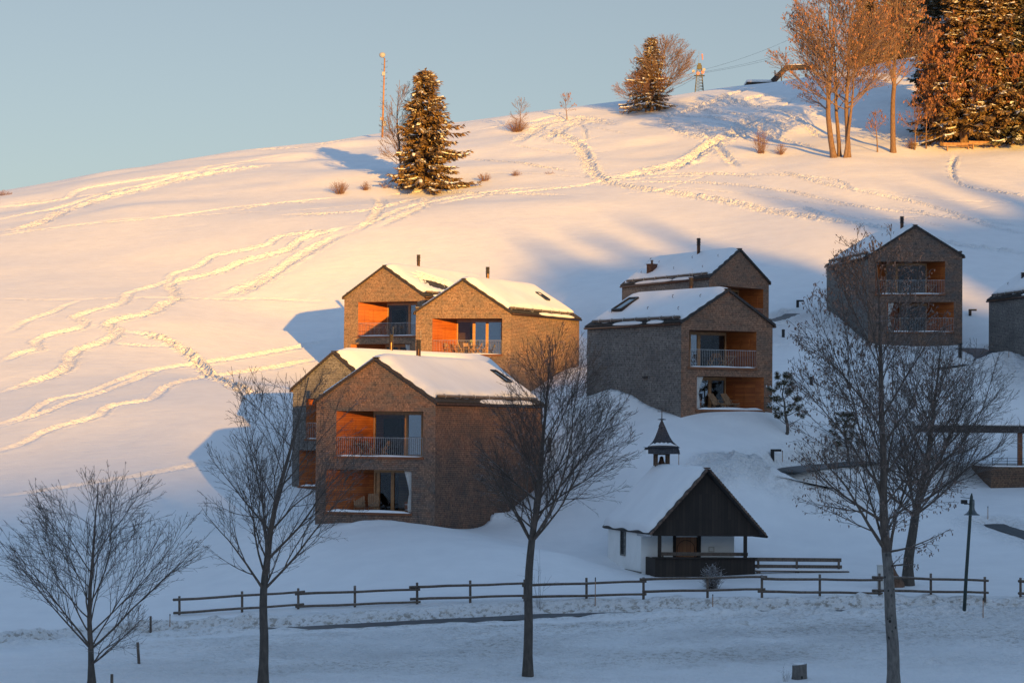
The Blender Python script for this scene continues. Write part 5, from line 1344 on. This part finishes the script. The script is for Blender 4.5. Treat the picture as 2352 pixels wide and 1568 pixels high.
# utility cabinet and brown boulder behind the trunk
b = ground(2025, 1352, 110, 135); mb = MB(); s_ = b.y / FPX; mb.box(-.21, .21, -.16, .16, -.3, 1.12); root = empty('utility_cabinet', b, 0, 'pale grey utility cabinet behind the fence left of the spotted trunk', 'cabinet')
mb.build('body', M['cabinet'], root, bevel=.01); mb = MB(); mb.box(-.235, .235, -.185, .185, 1.12, 1.15); mb.build('lid', M['cabinet'], root)
mb = MB(); mb.box(-.17, .17, -.168, -.160, .05, 1.05); mb.box(.08, .14, -.172, -.168, .85, .95, 0); mb.build('door', M['cabinet'], root)
mb = MB(); mb.box(-.2, .2, -.15, .15, 1.15, 1.21); mb.build('snow_cap', M['snow'], root, bevel=.03)
b = ground(2052, 1352, 110, 135) + Vector((0, .4, 0)); mb = MB(); R_ = random.Random(3); vs = []
for i, (z, x0, x1) in enumerate([(-.3, -.35, .75), (.25, -.32, .62), (.7, -.25, .25), (1.1, -.20, .05), (1.35, -.35, .02), (1.4, -.3, -.1)]):
    for k in range(8):
        a = k * math.pi / 4; vs.append(((x0 + x1) / 2 + (x1 - x0) / 2 * math.cos(a) * R_.uniform(.85, 1.1), .22 * math.sin(a) * R_.uniform(.8, 1.2), z + R_.uniform(-.04, .04)))
mb.mesh(vs, [(8 * i + k, 8 * i + (k + 1) % 8, 8 * i + 8 + (k + 1) % 8, 8 * i + 8 + k) for i in range(5) for k in range(8)] + [tuple(range(40, 48))]); o = mb.build('boulder', M['brownstone']); o.location = b; tag(o, 'upright brown boulder half hidden behind the spotted trunk', 'boulder')

# long bench beside the chapel
b = at(1736, 1322, 126.6); b.z = gz(b.x, b.y); e = at(1930, 1322, 127.4); L_ = (e - b).x; root = empty('bench', b, 0, 'long weathered wooden bench with snow on its seat beside the chapel porch', 'bench'); s_ = b.y / FPX
zs = {k: at(1830, y, b.y).z - b.z for k, y in dict(t0=1282, t1=1289, m0=1298, m1=1304, s=1310).items()}
for nm, z0, z1, y0, x1 in (('backrest', zs['t1'], zs['t0'], .36, L_), ('backrest', zs['m1'], zs['m0'], .33, L_ + .03)):
    mb = MB(); mb.box(-.3, x1, y0, y0 + .04, z0 - .02, z1 + .02); mb.build(nm, M['log'], root, bevel=.006)
mb = MB(); mb.box(-.3, L_ + .35, -.12, .26, zs['s'] - .06, zs['s']); mb.build('seat', M['log'], root, bevel=.006)
mb = MB(); mb.box(-.28, L_ + .30, -.10, .24, zs['s'], zs['s'] + .09); o = mb.build('seat_snow', M['snow'], root, bevel=.04)
for x in (.15, L_ * .48, L_ - .15):
    mb = MB(); mb.box(x - .06, x + .06, .26, .33, -.3, zs['t0']); mb.box(x - .10, x + .10, -.05, .26, -.3, zs['s'] - .06); mb.build('leg', M['log'], root)

# stump
b = ground(1836, 1560, 86, 110); root = empty('tree_stump', b, 0, 'cut grey tree stump at the bottom edge of the snow', 'stump'); mb = MB(); R_ = random.Random(9); k_ = 16
prof = [(-.2, 1.15), (0, 1.08), (.15, 1.0), (.35, .97), (.56, .98)]
vs = [(math.cos(a) * .29 * r * f, math.sin(a) * .29 * r * f, z + (.04 * math.cos(a) if z > .5 else 0)) for z, r in prof for a, f in [(j * 2 * math.pi / k_, 1 + .07 * math.sin(j * 2.3)) for j in range(k_)]]
mb.mesh(vs, [(k_ * i + j, k_ * i + (j + 1) % k_, k_ * i + k_ + (j + 1) % k_, k_ * i + k_ + j) for i in range(4) for j in range(k_)]); mb.face(vs[-k_:], 0); mb.build('trunk', M['bark_spot'], root)
mb = MB(); mb.box(-.2, .2, -.16, .2, .55, .585); mb.build('snow_cap', M['snow'], root, bevel=.02)

# flat roofed shelter at the right
b = at(2345, 1070, 150); b.z = at(2300, 1100, 150).z; root = empty('shelter', b, 0, 'dark flat roofed shelter with railed terrace above a shingled wall at right', 'building')
def lx(px): return (px - 2345) / FPX * 150
def lz(py): return at(2300, py, 150).z - b.z
mb = MB(); mb.box(lx(2144), 9, 0, 7, lz(994), lz(978)); mb.build('canopy', M['verge'], root)
mb = MB(); mb.box(lx(2144) + .05, 9, .05, 6.9, lz(978), lz(978) + .18); mb.build('roof_snow', M['snow'], root, bevel=.08)
mb = MB(); mb.box(lx(2341), lx(2351), .3, .6, lz(1075), lz(994)); mb.build('post', M['wood_dark'], root)
mb = MB(); mb.box(lx(2273), 9, -.4, 6, lz(1160), lz(1072)); mb.build('terrace_wall', M['turretwood'], root)
mb = MB(); mb.box(lx(2273) + .03, 9, -.35, 6, lz(1072), lz(1072) + .10); mb.build('terrace_snow', M['snow'], root, bevel=.04)
mb = MB()
for z in (1052, 1058, 1064): mb.path([(lx(2277), -.2, lz(z)), (9, -.2, lz(z))], [.014, .014], 5)
for x in (2278, 2312, 2346): mb.path([(lx(x), -.2, lz(1072)), (lx(x), -.2, lz(1051))], [.02, .02], 5)
mb.build('railing', M['black'], root, uv=False)
mb = MB(); mb.path([(lx(2196), 1, lz(978)), (lx(2194), 1, lz(962))], [.04, .04], 6); mb.box(lx(2190), lx(2199), .85, 1.15, lz(964), lz(962)); mb.build('vent_pipe', M['black'], root)

# ---------------------------------------------------------------- things on the hilltop
b = foot(878, 316); s_ = b.y / FPX; t = at(883.5, 134, b.y) - b
root = empty('floodlight_mast', b, 0, 'tall wooden mast with a floodlight on top rising above the crest', 'mast')
mb = MB(); mb.path([Vector((0, 0, -.5)), t * .5, t], [.15, .12, .09], 10); mb.build('pole', M['orangewood'], root, smooth=True)
mb = MB()
for k in range(26):
    z = .08 + k * .035; c = t * z; sg = 1 if k % 2 else -1; mb.path([c + Vector((sg * .1, 0, 0)), c + Vector((sg * .36, 0, 0)), c + Vector((sg * .36, 0, .18))], [.018] * 3, 4)
mb.build('step_irons', M['black'], root, uv=False)
c = t + Vector((-.30, -.2, .35)); mb = MB(); mb.lathe([(.05, -.1), (.3, 0), (.42, .25), (.40, .42), (.30, .55), (.05, .62)], c - Vector((0, 0, .25)), 14); mb.build('lamp_head', M['lens'], root, smooth=True)
mb = MB(); mb.path([t * .99, t + Vector((-.15, 0, .1)), t + Vector((-.3, -.1, .2))], [.04] * 3, 5); mb.build('lamp_arm', M['black'], root)
for k, w, h, dx in ((.80, .20, .26, -.05), (.18, .20, .32, .25), (.24, .14, .2, -.2)):
    c = t * k; mb = MB(); mb.box(c.x - w + dx, c.x + w + dx, -.5, -.2, c.z - h, c.z + h); mb.build('equipment_box', M['lens'], root, bevel=.03)

b = foot(1606, 209); s_ = b.y / FPX; H = (209 - 147) * s_; root = empty('lift_tower', b, 0, 'lattice lift tower with sheaves and a windsock on the skyline', 'tower')
mb = MB(); w0, w1 = .62, .28
cor = [(-1, -1), (1, -1), (1, 1), (-1, 1)]
for sx, sy in cor: mb.bar((sx * w0, sy * w0, -.5), (sx * w1, sy * w1, H), .07, .07)
nlev = 9
for k in range(nlev):
    za, zb = H * k / nlev, H * (k + 1) / nlev; wa = w0 + (w1 - w0) * k / nlev; wb = w0 + (w1 - w0) * (k + 1) / nlev
    for (ax, ay), (bx, by) in zip(cor, cor[1:] + cor[:1]):
        mb.bar((ax * wa, ay * wa, za), (bx * wb, by * wb, zb), .035, .035); mb.bar((ax * wb, ay * wb, zb), (bx * wb, by * wb, zb), .035, .035)
mb.build('lattice', M['tower'], root, uv=False)
mb = MB(); mb.box(-.75, .75, -.4, .4, H * .60, H * .62); mb.box(-.22, .22, -.3, .3, H * .85, H + .25); mb.build('platform', M['tower'], root)
for i, (x, z) in enumerate(((-.85, .76), (.62, .82), (-.2, .68), (.45, .72))):
    mb = MB(); mb.path([(x, -.45, H * z), (x, -.3, H * z)], [.22, .22], 14); mb.build('sheave', M['lens'] if i < 2 else M['redsock'], root)
mb = MB(); mb.path([(-.1, 0, H), (-.08, 0, H + 1.9), (.35, 0, H + 1.9)], [.03] * 3, 5); mo = mb.build('antenna', M['steel'], root, uv=False)
mb = MB(); mb.path([(.38, 0, H + 1.6), (.45, 0, H + .75)], [.12, .07], 8); mb.build('windsock', M['redsock'], mo)
tw = b
cable = []
for i, (z, px, py, off) in enumerate(((.80, 1790, 80, 0), (.74, 1800, 100, .3), (.68, 1800, 108, -.3))):
    a = tw + Vector((off, 0, H * z)); e = at(px + 120, py - 38 if i == 0 else py - 16, 352); mb = MB(); pts = []
    for k in range(15): v = k / 14; p = a.lerp(e, v); p.z -= (1.3 if i == 0 else .9) * 4 * v * (1 - v) * .6; pts.append(p - tw)
    mb.path(pts, [.012] * 15, 4, cap=False); o = mb.build('cable', M['black'], uv=False); o.location = tw; tag(o, ('uppermost lift cable rising from the tower to the right', 'middle lift cable rising from the tower to the right', 'lowest lift cable rising from the tower to the right')[i], 'cable', 'lift cables at the tower')
for i, (px, py) in enumerate(((1372, 249), (1392, 250))):
    a = tw + Vector((-.3, 0, H * (.66 - .1 * i))); e = at(px - 60, py + 8, 350); mb = MB(); mb.path([(a.lerp(e, k / 8) - tw) - Vector((0, 0, 1.2 * 4 * (k / 8) * (1 - k / 8))) for k in range(9)], [.018] * 9, 4, cap=False)
    o = mb.build('cable', M['black'], uv=False); o.location = tw; tag(o, ('upper lift cable descending from the tower to the left', 'lower lift cable descending from the tower to the left')[i], 'cable', 'lift cables at the tower')
# low hut and covered conveyor on the crest
b = at(1745, 195, 345); mb = MB(); s_ = 345 / FPX; root = empty('hut', b, 0, 'low dark hut under thick snow on the crest', 'hut')
mb.box(-30 * s_, 30 * s_, 0, 4, -1.5, 6 * s_); mb.build('wall', M['board_black'], root)
mb = MB(); mb.box(-31 * s_, 31 * s_, -.2, 4.2, 6 * s_, 12 * s_); mb.build('roof_snow', M['snow'], root, bevel=.25)
b = at(1775, 186, 344); root = empty('covered_conveyor', b, 0, 'covered conveyor tube climbing from the hut along the crest', 'conveyor'); mb = MB()
P_ = [Vector((0, 0, -.1)), at(1806, 156, 344) - b, at(1880, 154, 344) - b]
mb.path([P_[0], P_[1], P_[2]], [.42, .42, .40], 10); mb.build('tube', M['verge'], root, smooth=False)
mb = MB(); mb.path([p + Vector((0, .05, .32)) for p in P_], [.16, .16, .16], 8); mb.build('snow_cap', M['snow'], root, smooth=True)
for x, z in ((1780, 150), (1795, 140), (1850, 158), (1872, 158)):
    mb = MB(); q = at(x, 170, 344) - b; mb.path([(q.x, 0, -2), (q.x, 0, at(x, z + 12, 344).z - b.z)], [.08, .08], 6); mb.build('support', M['black'], root)
# two benches by the forest
for i, (x0, x1, y, lab) in enumerate(((2168, 2232, 341, 'left of the two wooden benches before the forest'), (2226, 2294, 337, 'right of the two wooden benches before the forest'))):
    b = foot((x0 + x1) / 2, y + 4, 0); s_ = b.y / FPX; w = (x1 - x0) / 2 * s_; root = empty('bench', b, .04 * i, lab, 'bench', 'wooden benches before the forest')
    mb = MB(); mb.box(-w, w, -.2, .2, .38, .44); mb.build('seat', M['orangewood'], root); mb = MB(); mb.box(-w, w, .24, .28, .55, .85); mb.build('backrest', M['orangewood'], root)
    for x in (-w * .75, w * .75): mb = MB(); mb.box(x - .06, x + .06, -.15, .28, -.3, .38); mb.box(x - .05, x + .05, .28, .33, -.3, .85); mb.build('leg', M['orangewood'], root)

# ---------------------------------------------------------------- terrace furniture
def folding_table(label):
    r = empty('folding_table', (0, 0, 0), 0, label, 'table', 'folding tables in the loggias'); mb = MB(); mb.box(-.42, .42, -.32, .32, .70, .73); mb.build('table_top', M['chairwood'], r)
    for y in (-.24, .24):
        for sg in (-1, 1): mb = MB(); mb.bar((sg * .30, y, 0), (-sg * .30, y, .70), .045, .03); mb.build('leg', M['chairwood'], r)
    return r
def folding_chair(label):
    r = empty('folding_chair', (0, 0, 0), 0, label, 'chair', 'folding chairs in the loggias'); mb = MB(); mb.box(-.22, .22, -.2, .2, .43, .455); mb.build('seat', M['chairwood'], r)
    mb = MB()
    for z in (.62, .72, .82): mb.box(-.2, .2, .235, .255, z, z + .07)
    mb.build('backrest', M['chairwood'], r)
    for sx in (-.21, .21):
        mb = MB(); mb.bar((sx, -.22, 0), (sx, .25, .90), .03, .03); mb.build('leg', M['chairwood'], r); mb = MB(); mb.bar((sx * .9, .24, 0), (sx * .9, -.18, .44), .03, .03); mb.build('leg', M['chairwood'], r)
    return r
def deck_chair(label):
    r = empty('deck_chair', (0, 0, 0), 0, label, 'chair', 'deck chairs in the lower loggias'); mb = MB()
    for k in range(6): mb.bar((-.25 + .1 * k, .20, .34), (-.25 + .1 * k, .62, 1.02), .075, .02)
    mb.bar((-.29, .30, .50), (.29, .30, .50), .05, .025); mb.bar((-.29, .58, .95), (.29, .58, .95), .05, .025); mb.build('backrest', M['deckwood'], r)
    mb = MB()
    for k in range(8): mb.bar((-.28, -.42 + .085 * k, .40 - .02 * k), (.28, -.42 + .085 * k, .40 - .02 * k), .065, .02)
    mb.build('seat', M['deckwood'], r)
    mb = MB()
    for k in range(4): mb.bar((-.26, -.48 - .03 * k, .34 - .09 * k), (.26, -.48 - .03 * k, .34 - .09 * k), .065, .02)
    mb.build('footrest', M['deckwood'], r)
    for sx in (-.30, .30):
        mb = MB(); mb.bar((sx, .45, 0), (sx, -.42, .42), .03, .05); mb.build('leg', M['deckwood'], r); mb = MB(); mb.bar((sx, -.2, 0), (sx, .5, .85), .03, .05); mb.build('leg', M['deckwood'], r)
        mb = MB(); mb.box(sx - .03, sx + .03, -.35, .35, .58, .605); mb.build('armrest', M['deckwood'], r)
    return r
def tub(label):
    r = empty('wooden_tub', (0, 0, 0), 0, label, 'tub', 'wooden tubs in the lower loggias'); mb = MB(); mb.lathe([(.26, 0), (.31, .62), (.27, .62), (.24, .1)], n=18); mb.build('tub', M['tubwood'], r, smooth=False)
    for z in (.16, .46): mb = MB(); rr = .26 + .05 * z / .62 + .006; mb.lathe([(rr, z), (rr + .002, z + .05)], n=18); mb.build('hoop', M['steel'], r)
    return r
M['deckwood'] = plain('deck chair wood', (.40, .25, .15), .65, var=.2); M['tubwood'] = planks('tub staves', (.16, .06, .035), (.26, .11, .06), .09, vertical=True)
P0 = dict(table=folding_table('x'), chair=folding_chair('x'), deck=deck_chair('x'), tub=tub('x')); used = set()
def put(kind, H_, op, fx, y, rz, label, z=.03):
    o = HS[H_]['open'][op]; w, h = o['_dim']; p = o['_w'](w * fx, y, z)
    r = P0[kind] if kind not in used else copy_tree(P0[kind]); used.add(kind)
    r.location = p; r.rotation_euler = (0, 0, HS[H_]['ang'] + rz); r['label'] = label; return r
put('table', 'A', 0, .22, 1.0, .2, 'folding table behind the railing of the front left house')
put('chair', 'A', 0, .34, .7, 1.8, 'folding chair close to the railing of the front left house')
put('chair', 'A', 0, .47, 1.1, -1.4, 'folding chair farther right in the upper loggia of the front left house')
put('deck', 'A', 1, .30, 1.1, .5, 'left deck chair in the lower loggia of the front left house')
put('deck', 'A', 1, .46, 1.2, .5, 'right deck chair in the lower loggia of the front left house')
put('tub', 'A', 1, .92, .75, 0, 'wooden tub by the curtain of the front left house')
put('table', 'E', 0, .27, .8, .1, 'folding table on the left of the sunlit farthest left loggia')
put('chair', 'E', 0, .43, .9, 1.7, 'folding chair beside the table in the farthest left sunlit loggia')
put('table', 'B', 0, .12, 1.2, .0, 'folding table at the left end of the middle sunlit loggia')
put('table', 'B', 0, .52, 1.1, 0, 'folding table carrying a bouquet in the middle sunlit loggia')
for k_, (fx, y, rz) in enumerate(((.20, .7, 1.2), (.30, 1.2, 1.6), (.38, .8, 1.9), (.46, .6, .3), (.62, 1.3, -1.5), (.72, .9, -1.6))):
    put('chair', 'B', 0, fx, y, rz, ('leftmost folding chair', 'second folding chair from the left', 'third folding chair from the left', 'folding chair before the bouquet table', 'folding chair right of the bouquet', 'rightmost folding chair')[k_] + ' in the middle sunlit loggia')
put('table', 'C', 0, .70, .9, 0, 'folding table in the upper loggia of the house with silver grey side')
put('chair', 'C', 0, .58, .9, 1.6, 'folding chair left of the table, house with silver grey side')
put('chair', 'C', 0, .46, 1.1, -1.6, 'folding chair farthest left, upper loggia of the house with silver grey side')
put('deck', 'C', 1, .42, .9, .3, 'left deck chair in the lower loggia of the house with silver grey side')
put('deck', 'C', 1, .62, .9, .3, 'right deck chair in the lower loggia of the house with silver grey side')
put('tub', 'C', 1, .10, .8, 0, 'wooden tub by the curtain of the house with silver grey side')
put('table', 'D', 0, .80, .8, 0, 'folding table in the upper loggia of the upper right house')
o = HS['B']['open'][0]; p = o['_w'](o['_dim'][0] * .52, 1.05, .76); R_ = random.Random(2)
root = empty('flower_vase', p, 0, 'bouquet of pale flowers in a vase on the middle loggia table', 'bouquet')
mb = MB(); mb.lathe([(.05, 0), (.07, .1), (.05, .2)], n=10); mb.build('vase', M['lens'], root)
mb = MB()
for _ in range(60):
    d = Vector((R_.gauss(0, 1), R_.gauss(0, 1), R_.gauss(.6, .8))).normalized(); c = Vector((0, 0, .3)) + d * R_.uniform(.05, .18); a = d.orthogonal().normalized() * .035; b_ = d.cross(a); mb.face([c - a, c - b_, c + a, c + b_])
mb.build('flowers', M['flower'], root, uv=False)
# ---------------------------------------------------------------- the wooded valley side behind the viewer that keeps the village in shade
hx, hy = math.sin(SUN_AZ), -math.cos(SUN_AZ)         # horizontal direction to the sun
ux, uy = math.cos(SUN_AZ), math.sin(SUN_AZ)          # across it
tn = math.tan(SUN_EL)
def ridge(name, Rr, prof, half, step=20):
    """prof: (u, height at u of the plane where its crest stops the sun, referred to the viewer's place)"""
    us = np.arange(prof[0][0], prof[-1][0] + 1, step)
    hs = np.interp(us, [p[0] for p in prof], [p[1] for p in prof]) + tn * Rr
    mb = MB(); cs = [(-1, 0), (-.55, .38), (-.2, .82), (0, 1), (.25, .86), (.6, .42), (1, 0)]
    vs = []
    for u, h in zip(us, hs):
        for c, k in cs:
            D = Rr + c * half; vs.append((hx * D + ux * u, hy * D + uy * u, -25 + (h + 25) * k))
    n = len(cs)
    mb.mesh(vs, [(i * n + j, i * n + j + 1, (i + 1) * n + j + 1, (i + 1) * n + j) for i in range(len(us) - 1) for j in range(n - 1)])
    o = mb.build(name, M['snow'], smooth=True); tag(o, kind='structure'); return o
ridge('unseen_hills', 1300, [(-1500, 160), (-400, 110), (-100, 60), (-30, 30), (0, 16), (36, 17.8), (46, 19), (56, 19.7), (63, 20), (75, 22), (110, 24), (200, 28), (500, 45), (1500, 80)], 700, 6)  # out of view; left end raised for the window reflections
_h = hx, hy, ux, uy
az_ = rad(-72); hx, hy = math.sin(az_), -math.cos(az_); ux, uy = math.cos(az_), math.sin(az_)
ridge('unseen_hills', 1000, [(-900, 90), (-500, 150), (0, 190), (400, 170), (900, 210)], 600, 20)  # added unseen ridge at the left, so the panes mirror bluish snow
hx, hy, ux, uy = _h
# the nearer knoll with tall spruces: their crowns throw the long soft fingers over the hill
R2 = 260
rngo = random.Random(5)
mb = MB()
def spruce_block(u, q, wdt, hgt=26, D=R2):
    top = q + tn * D
    x, y = hx * D + ux * u, hy * D + uy * u
    n = 9; k = 12
    pts = []; rs = []
    for i in range(k):
        v = i / (k - 1); r0_ = wdt * v ** .8 + .15
        pts.append((x, y, top - hgt * v)); rs.append(r0_ * (1.0 + .35 * (i % 2)))
    mb.path(pts, rs, n)
SP = [(83.5, 40, 2.4), (86, 43, 2.6), (88.8, 46.5, 3.6), (91.5, 42, 2.4), (95, 47.5, 3.4), (98.5, 42, 2.4), (101.5, 49.5, 3.4), (104.5, 41, 2.4), (107, 35, 2.0), (115, 43, 2.4), (118, 55, 3.6), (121.5, 52, 3.4), (126, 49, 3.4), (131, 53, 3.4), (138, 56, 4), (145, 53, 4), (152, 56, 4)]
for u_, q_, w_ in SP: spruce_block(u_, q_, w_)
o = mb.build('far_wood', plain('spruce mass', (.03, .045, .03), .9), uv=False); tag(o, 'dark spruce wood on the knoll behind the viewer', 'wood', kind='stuff')
mb = MB()
us = np.arange(40, 260, 2.0); cs = [(-120, 0), (-60, .5), (-15, .95), (0, 1), (20, .95), (80, .5), (160, 0)]
hs = np.interp(us, [40, 52, 59, 61, 66, 72, 75, 77, 80, 82, 86, 101, 105, 108, 111, 114, 118, 125, 140, 180, 260], [-60, -40, 21, 25.5, 26.3, 26.0, 26, 28, 33, 37, 40.5, 41.5, 37.5, 31, 31, 39, 46, 45, 49, 45, -60]) + tn * R2
hs = np.maximum(hs, -15)
vs = [(hx * (R2 + c) + ux * u, hy * (R2 + c) + uy * u, -20 + (h + 20) * k) for u, h in zip(us, hs) for c, k in cs]
n = len(cs)
mb.mesh(vs, [(i * n + j, i * n + j + 1, (i + 1) * n + j + 1, (i + 1) * n + j) for i in range(len(us) - 1) for j in range(n - 1)])
o = mb.build('unseen_hills', M['snow'], smooth=True); tag(o, kind='structure')
# ---------------------------------------------------------------- the snow field itself
def build_ground():
    ny, nx = GZ.shape
    me = bpy.data.meshes.new('ground')
    co = np.c_[GX.ravel(), GY.ravel(), GZ.ravel()].astype(np.float32)
    i = np.arange(ny - 1)[:, None] * nx + np.arange(nx - 1)[None]
    q = np.stack([i, i + 1, i + nx + 1, i + nx], -1).reshape(-1, 4)
    me.vertices.add(len(co)); me.vertices.foreach_set('co', co.ravel())
    me.loops.add(q.size); me.loops.foreach_set('vertex_index', q.ravel().astype(np.int32))
    me.polygons.add(len(q)); me.polygons.foreach_set('loop_start', np.arange(0, q.size, 4, dtype=np.int32))
    me.polygons.foreach_set('use_smooth', np.ones(len(q), dtype=bool))
    me.update(calc_edges=True)
    for nm, A in (('churn', CHURN), ('dirt', DIRT)):
        at_ = me.attributes.new(nm, 'FLOAT', 'POINT'); at_.data.foreach_set('value', A.ravel().astype(np.float32))
    me.materials.append(M['ground'])
    o = bpy.data.objects.new('ground', me); COL.objects.link(o); tag(o, kind='structure')
build_ground()
print('verts', GZ.size)
